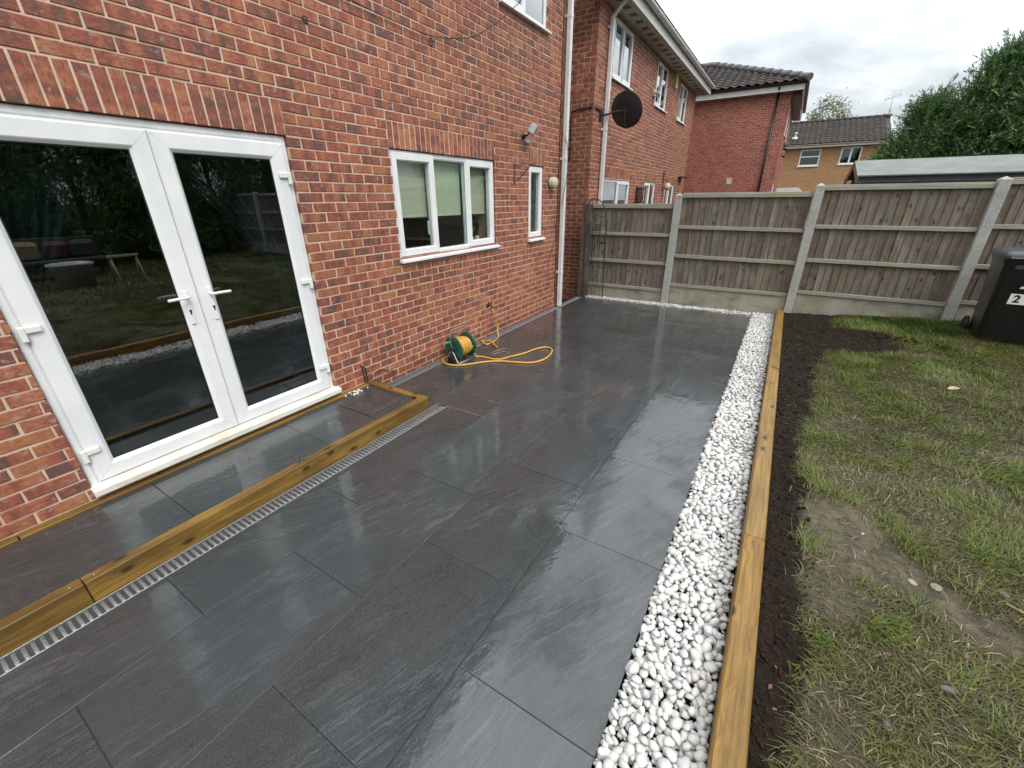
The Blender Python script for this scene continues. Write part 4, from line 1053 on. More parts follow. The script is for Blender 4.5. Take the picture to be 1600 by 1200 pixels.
mb = MB(); mb.cbox(-.075, .02, 8.05, 8.15, -.1, 1.76, .004); mb.build('timber_post', M_['fence_board'], fence)
mb = MB(); mb.cbox(.025, .12, 8.062, 8.15, -.1, 1.72, .004); mb.build('timber_post', M_['fence_board'], fence)
bays = [(.125, PX[0]-.062, .255, 1.705, (1.205, .715), -.12), (PX[0]+.062, PX[1]-.062, .375, 1.872, (1.345, .865), -.1), (PX[1]+.062, PX[2]-.062, .440, 1.955, (1.405, .915), .0),
        (PX[2]+.062, PX[3]-.062, .485, 2.0, (1.45, .95), .05), *[(PX[k]+.062, PX[k+1]-.062, .51, 2.03, (1.48, .98), .05) for k in (3, 4, 5)]]
fr = random.Random(12)
for a, b, zg, zt, rails, z0 in bays:
    mb = MB(); mb.cbox(a, b, FY+.002, FY+.05, z0, zg-.045, .006); mb.build('gravel_board', M_['gravel_concrete'], fence)
    for z, hgt, pr in ((zg-.018, .055, .020), (rails[0], .056, .030), (rails[1], .056, .030), (zt-.030, .058, .028)):
        mb = MB(); dz = fr.uniform(-.006, .006); mb.cbox(a+.001, b-.001, FY-pr, FY+.010, z-hgt/2, z+hgt/2, .004); V = np.array(mb.v); V[:, 2] += (V[:, 0]-(a+b)/2)*dz; mb.v = [tuple(p) for p in V]
        mb.build('rail', M_['fence_rail'], fence)
    x = a
    while x < b-.02:
        wd = min(fr.uniform(.088, .104), b-x); mb = MB(); t0 = FY+.012
        tw = fr.uniform(-.004, .004)
        # feather edge: thick on the left, thin on the right, overlapped
        P4 = [(x, t0-.004+tw), (x+wd+.010, t0+.010), (x+wd+.010, t0+.016), (x, t0+.014)]
        zz0, zz1 = zg+.004, zt-.004-fr.uniform(0, .006); bb = len(mb.v)
        mb.v += [(p[0]+fr.uniform(-.002, .002), p[1], zz0) for p in P4]+[(p[0]+fr.uniform(-.002, .002), p[1], zz1) for p in P4]
        for q_ in ((0, 1, 5, 4), (1, 2, 6, 5), (2, 3, 7, 6), (3, 0, 4, 7), (4, 5, 6, 7), (3, 2, 1, 0)): mb.face([bb+i for i in q_])
        mb.build('board', M_['fence_board'], fence); x += wd
    mb = MB(); mb.cbox(a, b, FY-.012, FY+.040, zt-.003, zt+.016, .003); mb.build('capping_strip', M_['fence_rail'], fence)

# ------------------------------------------------------------------ metal garden obelisk at the fence end
ob = thing('garden_obelisk', 'thin black wire garden arch frame leaning on the left end of the fence', 'obelisk', (.3, 7.95, 0))
mb = MB()
mb.tube(spline([(.06, 7.97, .0), (.05, 7.97, .8), (.03, 7.97, 1.45), (.06, 7.96, 1.68), (.16, 7.95, 1.80), (.27, 7.95, 1.80), (.40, 7.95, 1.68), (.47, 7.95, 1.42)], 8), .010, 7)
mb.tube(spline([(.47, 7.95, 1.42), (.475, 7.95, 1.0), (.49, 7.95, .5), (.50, 7.95, .02)], 6), .010, 7); mb.build('arch_rod', M_['brown_iron'], ob)
mb = MB()
for pts in ([(.16, 7.95, 1.79), (.20, 7.95, 1.55), (.22, 7.95, 1.40)], [(.16, 7.95, 1.62), (.30, 7.95, 1.52), (.45, 7.95, 1.50)], [(.06, 7.95, 1.30), (.16, 7.95, 1.38), (.30, 7.95, 1.36), (.46, 7.95, 1.34)],
            [(.14, 7.94, 1.38), (.10, 7.94, 1.20), (.16, 7.94, 1.02), (.18, 7.94, .9)], [(.30, 7.94, 1.36), (.36, 7.94, 1.2), (.30, 7.94, 1.02), (.24, 7.94, .9)], [(.06, 7.95, .62), (.25, 7.95, .60), (.48, 7.95, .58)], [(.2, 7.95, 1.36), (.22, 7.95, 1.0), (.21, 7.95, .6)],
            [(.25, 7.94, .58), (.2, 7.94, .45), (.28, 7.94, .36), (.34, 7.94, .45), (.3, 7.94, .56)]):
    mb.tube(spline(pts, 7), .0065, 6)
for cx, cz, r0 in ((.28, 1.26, .06), (.36, 1.05, .05), (.16, 1.24, .05)):
    a = np.linspace(0, 9, 40); mb.tube([(cx+r0*(1-t/11)*math.cos(t), 7.94, cz+r0*(1-t/11)*math.sin(t)) for t in a], .006, 6)
mb.build('scroll', M_['black_metal'], ob)
mb = MB()
for i in range(9): mb.tube([(.05+i*.055, 7.955, .0), (.05+i*.055, 7.955, .34+.05*(i % 2))], .004, 6)
mb.build('bar', M_['black_metal'], ob)
mb = MB(); mb.cbox(.38, .47, 7.925, 7.94, 1.03, 1.06, .003); mb.build('latch', M_['black_metal'], ob)

# ------------------------------------------------------------------ wheelie bin
BX, BY, BZ = 5.83, 7.36, float(gz(5.83, 7.36))-.01
bn = thing('wheelie_bin', 'black wheelie bin with a white number label on the grass by the fence', 'bin', (BX, BY, BZ))
Mb = Matrix.Translation((BX, BY, BZ)) @ Matrix.Rotation(math.radians(-6), 4, 'Z')
def rrect(hx, hy, r, z, oy=0, n=5):
    out = []
    for cx, cy, a0 in ((hx-r, hy-r, 0), (-hx+r, hy-r, 90), (-hx+r, -hy+r, 180), (hx-r, -hy+r, 270)):
        for k in range(n+1):
            t = math.radians(a0+90*k/n); out.append((cx+r*math.cos(t), cy+r*math.sin(t)+oy, z))
    return out
mb = MB()
lv = [(.225, .255, .05, .02), (.232, .262, .06, .04), (.270, .335, .06, .80), (.278, .345, .06, .93), (.292, .362, .06, .935), (.296, .366, .06, .985), (.288, .355, .06, .99)]
mb.grid(np.array([rrect(hx, hy, r, z) for hx, hy, r, z in lv]), .5, False, False, True); mb.face(list(range(24))[::-1]); mb.xform(Mb); mb.build('body', M_['bin_black'], bn)
mb = MB()
lv = [(.302, .378, .06, .985), (.306, .384, .06, 1.0), (.300, .376, .06, 1.035), (.27, .34, .08, 1.058), (.20, .27, .1, 1.066), (.02, .02, .01, 1.070)]
mb.grid(np.array([rrect(hx, hy, r, z+0*hx, -.012) for hx, hy, r, z in lv]), .5, True, False, True)
mb.cbox(-.27, .27, -.425, -.37, .985, 1.005, .008); mb.xform(Mb); mb.build('lid', M_['bin_lid'], bn)
mb = MB()
for x in (-.16, -.06): mb.cbox(x-.018, x+.018, -.33, -.295, 1.046, 1.058, .003)
for x in (.06, .16): mb.cbox(x-.018, x+.018, -.33, -.295, 1.046, 1.058, .003)
mb.xform(Mb); mb.build('lid_slot', M_['rubber'], bn)
mb = MB(); mb.tube([(-.29, .44, 1.0), (.29, .44, 1.0)], .018, 10)
for x in (-.27, 0, .27): mb.cbox(x-.02, x+.02, .33, .455, .965, 1.02, .008)
mb.xform(Mb); mb.build('grab_handle', M_['bin_black'], bn)
for s in (-1, 1):
    mb = MB(); mb.lathe([(.0, -.028), (.07, -.028), (.096, -.02), (.1, 0), (.096, .02), (.07, .028), (.0, .028)], (s*.265, .30, .095), (1, 0, 0), 22); mb.xform(Mb); mb.build('wheel', M_['rubber'], bn)
mb = MB(); mb.cbox(-.19, -.04, -.356, -.345, .875, .925, .003); mb.xform(Mb); mb.build('lift_plate', M_['bin_lid'], bn)
def text_part(s, size, M, mat, parent, name='number'):
    cu = bpy.data.curves.new(name, 'FONT'); cu.body = s; cu.size = size; cu.extrude = .0006; cu.align_x = 'CENTER'; cu.align_y = 'CENTER'; cu.offset = .004
    to = bpy.data.objects.new(name, cu); COL.objects.link(to); bpy.context.view_layer.update()
    me = bpy.data.meshes.new_from_object(to.evaluated_get(bpy.context.evaluated_depsgraph_get())); bpy.data.objects.remove(to); me.materials.clear(); me.materials.append(mat)
    return inst(name, me, parent, M)
def front_at(z): return -(.262+(.335-.262)*(z-.04)/.76)
tl = math.atan2(.073, .76)
def label(zc, hw, hh, xc):
    M = Mb @ Matrix.Translation((xc, front_at(zc)-.003, zc)) @ Matrix.Rotation(math.radians(90)+tl, 4, 'X')
    mb = MB(); mb.cbox(-hw, hw, -hh, hh, -.001, .001, .0004); mb.xform(M); mb.build('number_label', M_['sticker_white'], bn); return M @ Matrix.Translation((0, 0, .0018))
M = label(.545, .105, .060, -.015); text_part('2', .115, M @ Matrix.Translation((-.045, 0, 0)), M_['seal_black'], bn)
M = Mb @ Matrix.Translation((.04, front_at(.72)-.003, .72)) @ Matrix.Rotation(math.radians(90)+tl, 4, 'X')
mb = MB(); mb.poly([(-.12, -.055, .001), (.12, -.055, .001), (.12, -.025, .001), (.03, -.025, .001), (.03, .085, .001), (-.02, .085, .001), (-.03, -.02, .001), (-.11, -.03, .001)]); mb.xform(M); mb.build('printed_emblem', M_['sticker_white'], bn)

# ------------------------------------------------------------------ neighbouring house
nb = thing('neighbour_house', 'red brick house next door with three upper windows, white gutter and satellite dish', 'house', (-.09, 8.35, 0))
NX, NYs, NYe, NZe = -.09, 8.35, 17.1, 4.92
nops = [(9.17, 10.32, 3.925, 4.865), (12.27, 13.40, 3.925, 4.865), (14.80, 15.93, 3.925, 4.865), (9.15, 10.94, 1.15, 2.185), (12.19, 13.33, 1.15, 2.20), (14.47, 15.72, 1.15, 2.20)]
nsol = [(9.14, 10.95, 2.205, 2.43), (12.18, 13.34, 2.205, 2.43), (14.46, 15.73, 2.205, 2.43)]
wz = brick_wall(nb, (NX, 0, 0), Y_, X_, NYs, NYe, -.2, NZe, nops, nsol, NYs+.2, 2.205-32*.075, .075, 21, 'brick', 200, .1)
brick_wall(nb, (0, NYs, 0), X_, -Y_, -6.5, NX, -.2, NZe, [], [], .02, 2.205-32*.075, .075, 22, 'brick', 100, .05, None, 'mortar')
mb = MB(); mb.box(-6.5, NX-.31, NYe-.3, NYe, -.2, NZe); mb.box(-6.7, -6.5, NYs, NYe, -.2, NZe); mb.build('rear_wall', M_['mortar_red'], nb)
for i, (a, b, c, d) in enumerate(nops):
    m = (a+b)/2
    window(nb, NX, a, b, c, d, [(a, m, i != 3 or 0, 'glass_far'), (m, b, 1 if i in (0, 3) else 0, 'glass_far')] if i != 3 else [(a, a+.95, 0, 'glass_far'), (a+.95, b, 1, 'glass_far')], True, fw=.05)
mb = MB(); mb.box(NX-3.2, NX-.306, NYs+.3, NYe-.35, -.2, .0); mb.box(NX-3.3, NX-3.2, NYs+.3, NYe-.35, 0, 4.9); mb.build('room', M_['room_wall'], nb)
for a, b in ((9.25, 10.28), (12.3, 13.38), (14.85, 15.9)):
    mb = MB(); n = 40; t = np.linspace(0, 1, n)
    mb.grid(np.array([[(NX-.20+.015*math.sin(k*2.1), a+(b-a)*t[k], z) for k in range(n)] for z in (3.95, 4.6)])); mb.build('net_curtain', M_['paint_white'], nb)
SX = .265
mb = MB(); mb.box(NX-.1, SX, 8.05, 17.42, NZe+.004, NZe+.018); sf = mb.build('soffit', M_['soffit_board'], nb)
for y in np.arange(8.75, 17.2, .40):
    mb = MB(); mb.cbox(NX+.11, NX+.25, y-.075, y+.075, NZe-.004, NZe+.003, .002); mb.build('soffit_vent', M_['wood_brown'], sf)
mb = MB(); mb.box(SX, SX+.02, 8.03, 17.44, NZe-.012, NZe+.19); mb.build('fascia', M_['fascia_white'], nb)
mb = MB(); mb.box(-6.7, SX, 8.03, 8.05, NZe-.01, NZe+.2); mb.build('bargeboard', M_['fascia_white'], nb)
g_ = gutter(nb, (SX+.082, 8.0, NZe+.20), (SX+.082, 17.46, NZe+.20), .058, 'pipe_white')
for y in np.arange(8.6, 17.3, .92):
    mb = MB(); a = np.linspace(.25, -math.pi-.25, 12); mb.tube([(SX+.082+.062*math.cos(t), y, NZe+.20+.062*math.sin(t)) for t in a], .006, 6); mb.cbox(SX+.0205, SX+.03, y-.015, y+.015, NZe+.15, NZe+.235, .002); mb.build('gutter_bracket', M_['lamp_grey'], g_)
mb = MB(); mb.poly([(.40, 7.95, NZe+.24), (.40, 17.5, NZe+.24), (-3.3, 17.5, NZe+2.6), (-3.3, 7.95, NZe+2.6)]); mb.poly([(-3.3, 7.95, NZe+2.6), (-3.3, 17.5, NZe+2.6), (-6.9, 17.5, NZe+.2), (-6.9, 7.95, NZe+.2)]); mb.build('roof', M_['tile_brown'], nb)
mb = MB(); mb.poly([(NX, 8.35, NZe), (-6.5, 8.35, NZe), (-3.3, 8.35, NZe+2.5)]); mb.build('gable', M_['mortar_red'], nb)
npy = 8.83
mb = MB(); mb.cbox(NX+.035, NX+.105, npy-.034, npy+.034, .1, 4.70, .006); nd_ = mb.build('downpipe', M_['pipe_white'], nb)
mb = MB(); mb.tube(spline([(NX+.075, npy, 4.66), (NX+.085, npy, 4.74), (NX+.34, npy, 4.98), (SX+.082, npy, 5.06), (SX+.082, npy, 5.11)], 6), .034, 12); mb.build('swan_neck', M_['pipe_white'], nd_)
for z in (4.58, 3.02, 1.6):
    mb = MB(); mb.cbox(NX+.031, NX+.109, npy-.038, npy+.038, z-.025, z+.025, .006); mb.cbox(NX, NX+.03, npy-.06, npy+.06, z-.02, z+.02, .004); mb.build('pipe_bracket', M_['pipe_white'], nd_)
cable('black cable clipped round the corner of the next door house', [(NX+.008, 8.75, 3.30), (NX+.008, 8.40, 3.32), (NX-.10, 8.338, 3.32), (NX-.36, 8.338, 3.30), (NX-.42, 8.338, 3.22), (NX-.42, 8.338, 2.60), (NX-.46, 8.338, 2.50), (NX-.8, 8.338, 2.48)], .011)
# dish
ds = thing('satellite_dish', 'dark mesh satellite dish on a wall arm above the fence', 'satellite dish', (NX, 8.70, 3.24))
mb = MB(); mb.cbox(NX, NX+.012, 8.64, 8.78, 3.14, 3.34, .003); mb.tube(spline([(NX+.01, 8.71, 3.24), (NX+.12, 8.74, 3.25), (NX+.20, 8.79, 3.28), (.30, 8.86, 3.31)], 5), .018, 8); mb.build('wall_arm', M_['black_metal'], ds)
dn = np.array([.10, .90, .40]); dn /= np.linalg.norm(dn); dc = np.array([.340, 8.90, 3.315])
mb = MB(); mb.lathe([(0, -.050), (.08, -.047), (.16, -.036), (.24, -.018), (.300, .0), (.308, .004), (.30, .006), (.24, -.013), (.16, -.031), (.08, -.042), (0, -.045)], dc, dn, 36); mb.build('reflector', M_['dish_mesh'], ds)
lo = dc-Z3*.29+dn*.02
mb = MB(); mb.tube(spline([dc-dn*.05, dc-dn*.06-Z3*.12, lo-dn*.02, lo+dn*.16, lo+dn*.30+Z3*.03], 5), .013, 7); mb.cbox(dc[0]-.06, dc[0]+.02, dc[1]-.07, dc[1]+.02, dc[2]-.06, dc[2]+.06, .01); mb.build('feed_arm', M_['black_metal'], ds)
mb = MB(); mb.tube([lo+dn*.28+Z3*.03, lo+dn*.36+Z3*.05], .028, 10); mb.build('receiver', M_['lamp_grey'], ds)
mb = MB(); mb.cbox(NX+.002, NX+.07, 13.98, 14.13, 4.55, 4.93, .01); tag(mb.build('alarm_box', M_['alarm_yellow'], None, origin=(NX, 14.05, 4.55)), 'narrow yellow alarm box under the eaves of the house next door', 'alarm')
sl = thing('security_light', 'white twin security light between the upper windows of the house next door', 'floodlight', (NX, 12.15, 4.13))
mb = MB(); mb.cbox(NX, NX+.05, 12.05, 12.18, 4.06, 4.2, .01); mb.build('base', M_['paint_white'], sl)
for s in (-1, 1): mb = MB(); mb.lathe([(.02, 0), (.05, .09), (.045, .10), (0, .1)], (NX+.06, 12.11+s*.06, 4.15), (.7, s*.4, -.5), 14); mb.build('lamp_head', M_['lamp_grey'], sl)
ln = thing('wall_lantern', 'dark framed wall lantern between the lower windows of the house next door', 'lantern', (NX, 11.55, 1.75))
mb = MB(); mb.cbox(NX, NX+.03, 11.44, 11.60, 1.62, 2.08, .005)
for dx in (.05, .16):
    for dy in (-.07, .07): mb.tube([(NX+dx, 11.52+dy, 1.72), (NX+dx, 11.52+dy, 2.02)], .008, 6)
mb.cbox(NX+.03, NX+.18, 11.43, 11.61, 2.02, 2.05, .004); mb.cbox(NX+.03, NX+.18, 11.43, 11.61, 1.69, 1.72, .004); mb.build('frame', M_['brown_iron'], ln)
mb = MB(); mb.box(NX+.055, NX+.155, 11.455, 11.585, 1.721, 2.019); mb.build('lantern_glass', M_['glass_far'], ln)
wp = thing('hanging_wall_lamp', 'round pale globe lamp on the wall by the last lower window next door', 'lamp', (NX, 14.2, 2.1))
mb = MB(); v, f = ICO2; mb.v = [tuple(p) for p in v*.11+np.array([NX+.13, 14.16, 2.12])]; [mb.face(q, .5, True) for q in f.tolist()]; mb.build('globe', M_['vent_cream'], wp)
mb = MB(); mb.tube([(NX, 14.1, 2.30), (NX+.10, 14.12, 2.32), (NX+.13, 14.16, 2.23)], .012, 6); mb.cbox(NX, NX+.02, 14.05, 14.15, 2.2, 2.5, .003); mb.build('bracket', M_['brown_iron'], wp)
mb = MB(); mb.cbox(NX, NX+.22, 16.1, 16.55, 2.42, 2.46, .01); mb.cbox(NX, NX+.03, 16.1, 16.55, 2.30, 2.42, .01); tag(mb.build('door_canopy', M_['black_metal'], None, origin=(NX, 16.3, 2.4)), 'small black lamp hood at the far corner of the house next door', 'lamp hood')

# ------------------------------------------------------------------ roofs
def tiled_roof(parent, O, U, Sv, width, length, tw, gauge, mat, inside=None, amp=.035, nu=8, seed=1, hipq=None):
    """O: eave corner, U along the eave, Sv up the slope; a waved sheet per course, courses overlapping"""
    O, U, Sv = np.array(O, float), np.array(U, float), np.array(Sv, float); N = np.cross(U, Sv); N /= np.linalg.norm(N)
    if N[2] < 0: N = -N
    r = np.random.default_rng(seed); nt_ = int(width/tw); nc = int(length/gauge); ph = np.arange(nu)/nu
    prof = amp*np.where(ph < .62, np.sin(ph/.62*np.pi), -.25*np.sin((ph-.62)/.38*np.pi)); mb = MB()
    for c in range(nc):
        s0, s1 = c*gauge, (c+1)*gauge+.03
        for t in range(nt_):
            if inside and not inside((t+.5)*tw, (c+.5)*gauge): continue
            ti = r.random(); b = len(mb.v); j = r.uniform(-.004, .004)
            for sv, lift in ((s0, .030+j), (s1, .004)):
                for k in range(nu+1):
                    h = prof[k % nu]+lift; mb.v.append(tuple(O+U*(t+k/nu)*tw+Sv*sv+N*h))
            for k in range(nu+1): mb.v.append(tuple(O+U*(t+k/nu)*tw+Sv*s0+N*(prof[k % nu]+lift-.0)))
            for k in range(nu):
                mb.face([b+k, b+k+1, b+nu+1+k+1, b+nu+1+k], ti, True); mb.face([b+2*(nu+1)+k, b+2*(nu+1)+k+1, b+k+1, b+k], ti)
    ul = MB(); q = [(u, s) for u, s in ((0, 0), (width, 0), (width, length), (0, length))]
    if inside is not None: q = hipq
    ul.poly([tuple(O+U*u+Sv*s-N*.03) for u, s in q]); ul.build('roof_felt', M_['shed_dark'], parent)
    return mb.build('roof_tile', M_[mat], parent, kind='stuff')

# third house, gable-less brick side with a hipped roof
h3 = thing('hipped_brick_house', 'red brick house with hipped brown tiled roof and black gutter behind the house next door', 'house', (2.5, 20, 0))
HX, HY, HE = 2.54, 20.0, 5.06
brick_wall(h3, (0, HY, 0), X_, -Y_, -3.6, HX, .9, HE+.13, [], [], HX, 2.0, .075, 31, 'brick_deep', 300, .05, None, 'mortar_red', lod=1)
brick_wall(h3, (HX, 0, 0), Y_, X_, HY, HY+6.0, .9, HE, [(20.9, 22.1, 3.95, 4.95), (23.0, 24.2, 3.95, 4.95), (20.9, 22.4, 1.2, 2.3)], [], HY, 2.0, .075, 32, 'brick_deep', 0, .1, None, 'mortar_red', lod=1)
for a, b, c, d in ((20.9, 22.1, 3.95, 4.95), (23.0, 24.2, 3.95, 4.95), (20.9, 22.4, 1.2, 2.3)): window(h3, HX, a, b, c, d, [(a, (a+b)/2, 1, 'glass_far'), ((a+b)/2, b, 0, 'glass_far')])
mb = MB(); mb.box(-3.6, HX-.32, HY+.31, HY+5.9, .0, .9); mb.box(-3.9, -3.6, HY, HY+6, 0, HE); mb.box(-3.6, HX-.31, HY+5.9, HY+6.2, 0, HE); mb.build('rear_wall', M_['mortar_red'], h3)
EY, EX = HY-.30, HX+.33
mb = MB(); mb.box(-4.0, EX-.03, EY+.02, HY-.006, HE+.125, HE+.14); mb.box(HX+.006, EX-.03, HY-.006, HY+6.3, HE-.02, HE-.005); mb.build('soffit', M_['wood_brown'], h3)
mb = MB(); mb.box(-4.0, EX, EY, EY+.02, HE+.10, HE+.29); mb.build('fascia', M_['fascia_white'], h3)
mb = MB(); mb.box(EX-.02, EX, EY+.022, HY+6.3, HE-.03, HE+.26); mb.build('fascia', M_['wood_brown'], h3)
gutter(h3, (-4.0, EY-.06, HE+.335), (EX+.05, EY-.06, HE+.335), .06, 'black_plastic'); mb = MB(); mb.box(-4.0, EX+.04, EY-.012, EY-.002, HE+.275, HE+.36); mb.build('gutter_back', M_['black_plastic'], h3)
gutter(h3, (EX+.06, EY-.1, HE+.32), (EX+.06, HY+6.3, HE+.32), .06, 'black_plastic')
PIT = .42; sl_ = math.sqrt(1+PIT*PIT)
tiled_roof(h3, (-4.1, EY-.08, HE+.36), X_, np.array([0, 1, PIT])/sl_, EX+.08+4.1, 4.2*sl_, .285, .30, 'tile_brown', lambda u, s: u < (EX+.08+4.1)-s/sl_+.12, .042, hipq=[(0, 0), (EX+4.18, 0), (EX-.02, 4.2*sl_), (0, 4.2*sl_)])
tiled_roof(h3, (EX+.08, EY-.08, HE+.36), Y_, np.array([-1, 0, PIT])/sl_, 6.6, 4.2*sl_, .285, .30, 'tile_brown', lambda u, s: u > s/sl_-.12, .042, 8, 4, [(0, 0), (6.6, 0), (6.6, 4.2*sl_), (4.2, 4.2*sl_)])
hp0 = np.array([EX+.10, EY-.10, HE+.40]); hd = np.array([-1, 1, PIT]); r = random.Random(4)
for k in range(12):
    a = hp0+hd*(k*.32); b2 = hp0+hd*(k*.32+.35); mb = MB(); mb.tube([a+Z3*.02, b2+Z3*.0], [.115, .10], 12); mb.build('hip_tile', M_['lead_grey'], h3)
a = hp0+hd*3.84
for k in range(9): mb = MB(); p = a+np.array([-k*.42, 0, 0]); mb.tube([p, p+np.array([-.45, 0, 0])], [.115, .105], 12); mb.build('ridge_tile', M_['lead_grey'], h3)
mb = MB(); mb.tube([(2.12, HY-.06, HE+.10), (2.12, HY-.06, .5)], .038, 12); mb.tube([(2.12, EY-.06, HE+.30), (2.12, EY-.03, HE+.20), (2.12, HY-.06, HE+.06)], .036, 10); mb.build('downpipe', M_['black_plastic'], h3)
mb = MB(); mb.cbox(.93, 1.13, HY-.022, HY, 2.28, 2.50, .006); mb.build('air_vent', M_['vent_cream'], h3)
for y, z in ((22.4, 3.75), (22.7, 3.65), (22.9, 3.4)): mb = MB(); mb.lathe([(.04, 0), (.06, .12), (.0, .13)], (HX, y, z), (1, 0, -.3), 10); mb.build('flue', M_['black_plastic'], h3)

# fourth house, tan brick
h4 = thing('tan_brick_house', 'tan brick house with a dark tiled roof and two white windows in the distance', 'house', (4.8, 36, 0))
TY, TE = 36.0, 4.68
t_ops = [(3.14, 4.24, 3.64, 4.58), (5.28, 6.32, 3.67, 4.60)]
mb = MB(); wall_back(mb, np.array([0, TY, 0.0]), X_, -Y_, 1.2, 7.36, -.2, TE+.05, t_ops, -.3, 0); mb.box(7.06, 7.36, TY+.3, TY+7, -.2, TE+.05); mb.box(1.2, 1.5, TY+.3, TY+7, -.2, TE+.05); mb.build('wall', M_['brick_tan'], h4)
mb = MB(); mb.poly([(7.355, TY, TE+.05), (7.355, TY+7, TE+.05), (7.355, TY+3.5, TE+1.95)]); mb.build('gable', M_['brick_tan'], h4)
def window_y(parent, y, a, b, c, d, kind):
    f = MB(); f.ring(a, b, c, d, [(0, -.08), (0, -.02), (.06, -.02), (.07, -.05), (.07, -.09)])
    if kind == 'v': f.cbox(-.08, -.018, (a+b)/2-.05, (a+b)/2+.05, c+.06, d-.06, .004)
    else: f.cbox(-.08, -.018, a+.06, b-.06, c+.52*(d-c), c+.52*(d-c)+.07, .004)
    f.cbox(-.05, .06, a-.05, b+.05, c-.06, c-.002, .006)
    # local (x, y, z) -> world (y_local, y - x_local, z)
    M = Matrix(((0, 1, 0, 0), (-1, 0, 0, y), (0, 0, 1, 0), (0, 0, 0, 1))); f.xform(M); wn = f.build('window', M_['paint_white'], parent)
    g = MB(); g.box(-.062, -.058, a+.068, b-.068, c+.068, d-.068); g.xform(M); g.build('glass_pane', M_['glass_far'], wn)
for (a, b, c, d), kd in zip(t_ops, 'hv'): window_y(h4, TY, a, b, c, d, kd)
mb = MB(); mb.box(1.5, 7.0, TY+.35, TY+.4, 3.3, 4.7); mb.build('room', M_['room_wall'], h4)
mb = MB(); mb.box(1.0, 7.55, TY-.32, TY-.30, TE-.02, TE+.14); mb.box(1.0, 7.5, TY-.30, TY-.004, TE+.0, TE+.02); mb.build('fascia', M_['fascia_white'], h4)
gutter(h4, (1.0, TY-.38, TE+.15), (7.56, TY-.38, TE+.15), .06, 'vent_cream')
sl4 = math.hypot(3.6, 1.62); sv4 = np.array([0, 3.6, 1.62])/sl4
tiled_roof(h4, (1.0, TY-.40, TE+.17), X_, sv4, 6.55, sl4, .30, .32, 'tile_far', None, .04, 6, 7)
tiled_roof(h4, (1.0, TY+6.80, TE+.17), X_, sv4*np.array([1, -1, 1]), 6.55, sl4, .30, .32, 'tile_far', None, .04, 4, 8)
for k in range(16): mb = MB(); mb.tube([(1.0+k*.41, TY+3.2, TE+1.80), (1.44+k*.41, TY+3.2, TE+1.80)], [.12, .11], 10); mb.build('ridge_tile', M_['tile_far'], h4)
mb = MB(); mb.poly([(7.55, TY-.40, TE+.14), (7.57, TY-.40, TE+.14), (7.57, TY+3.2, TE+1.76), (7.55, TY+3.2, TE+1.76)]); mb.box(7.50, 7.58, TY-.41, TY-.30, TE-.1, TE+.16)
P1, P2 = np.array([7.55, TY-.4, TE+.16]), np.array([7.55, TY+3.2, TE+1.78]); mb.tube([P1, P2], .045, 6); mb.build('verge', M_['fascia_white'], h4)
mb = MB(); mb.lathe([(.10, 0), (.11, .10), (.05, .16), (.05, .36), (.14, .37), (.0, .46)], (2.62, TY+.45, TE+.52), (0, 0, 1), 12); mb.tube([(2.45, TY+.4, TE+.62), (2.78, TY+.4, TE+.60)], .06, 8); mb.build('roof_vent', M_['paint_white'], h4)
an = thing('tv_aerial', 'thin television aerial rising over the ridge of the tan brick house', 'aerial', (7.42, TY+3.2, TE+1.8))
mb = MB(); mb.tube([(7.40, TY+3.2, TE+1.6), (7.36, TY+3.2, TE+3.15)], .020, 6); mb.build('mast', M_['lamp_grey'], an)
mb = MB(); mb.tube([(6.95, TY+3.2, TE+2.70), (7.75, TY+3.2, TE+2.92)], .012, 5)
for k in range(6): x = 7.0+k*.14; mb.tube([(x, TY+3.0, TE+2.73+k*.038), (x, TY+3.4, TE+2.73+k*.038)], .008, 4); mb.tube([(x, TY+3.2, TE+2.60+k*.038), (x, TY+3.2, TE+2.87+k*.038)], .008, 4)
for dx in (-.1, .1, .3): mb.tube([(7.36+dx, TY+3.2, TE+2.9), (7.36+dx, TY+3.2, TE+3.2)], .007, 4)
mb.tube([(7.2, TY+3.2, TE+3.16), (7.7, TY+3.2, TE+3.18)], .007, 4); mb.build('antenna', M_['lamp_grey'], an)

# white van roof showing over the fence
vn = thing('parked_van', 'white van of which only the roof shows above the fence beside the concrete post', 'van', (4.0, 28, 0))
mb = MB(); prof = [(-2.2, .35), (-2.2, 2.05), (-2.1, 2.22), (1.0, 2.24), (1.35, 2.1), (1.9, 1.35), (2.5, 1.1), (2.6, .35)]
P0 = np.array([[(3.62+.0+s, 28+.9+x*.0+u*0, z) for u, z in prof] for s in (0, 0)])
V0 = [[(3.0+u*.45, y, z*1.0) for u, z in prof] for y in (27.2, 29.0)]
mb.grid(np.array([v+[v[0]] for v in V0]), .5, False); b = len(mb.v); mb.v += V0[0]+V0[1]; k = len(prof); mb.face([b+i for i in range(k)][::-1]); mb.face([b+k+i for i in range(k)]); mb.build('body', M_['paint_white'], vn)
for x in (2.3, 3.8): mb = MB(); mb.lathe([(0, -.1), (.28, -.1), (.32, 0), (.28, .1), (0, .1)], (x, 27.25, .32), (0, 1, 0), 18); mb.build('wheel', M_['rubber'], vn)

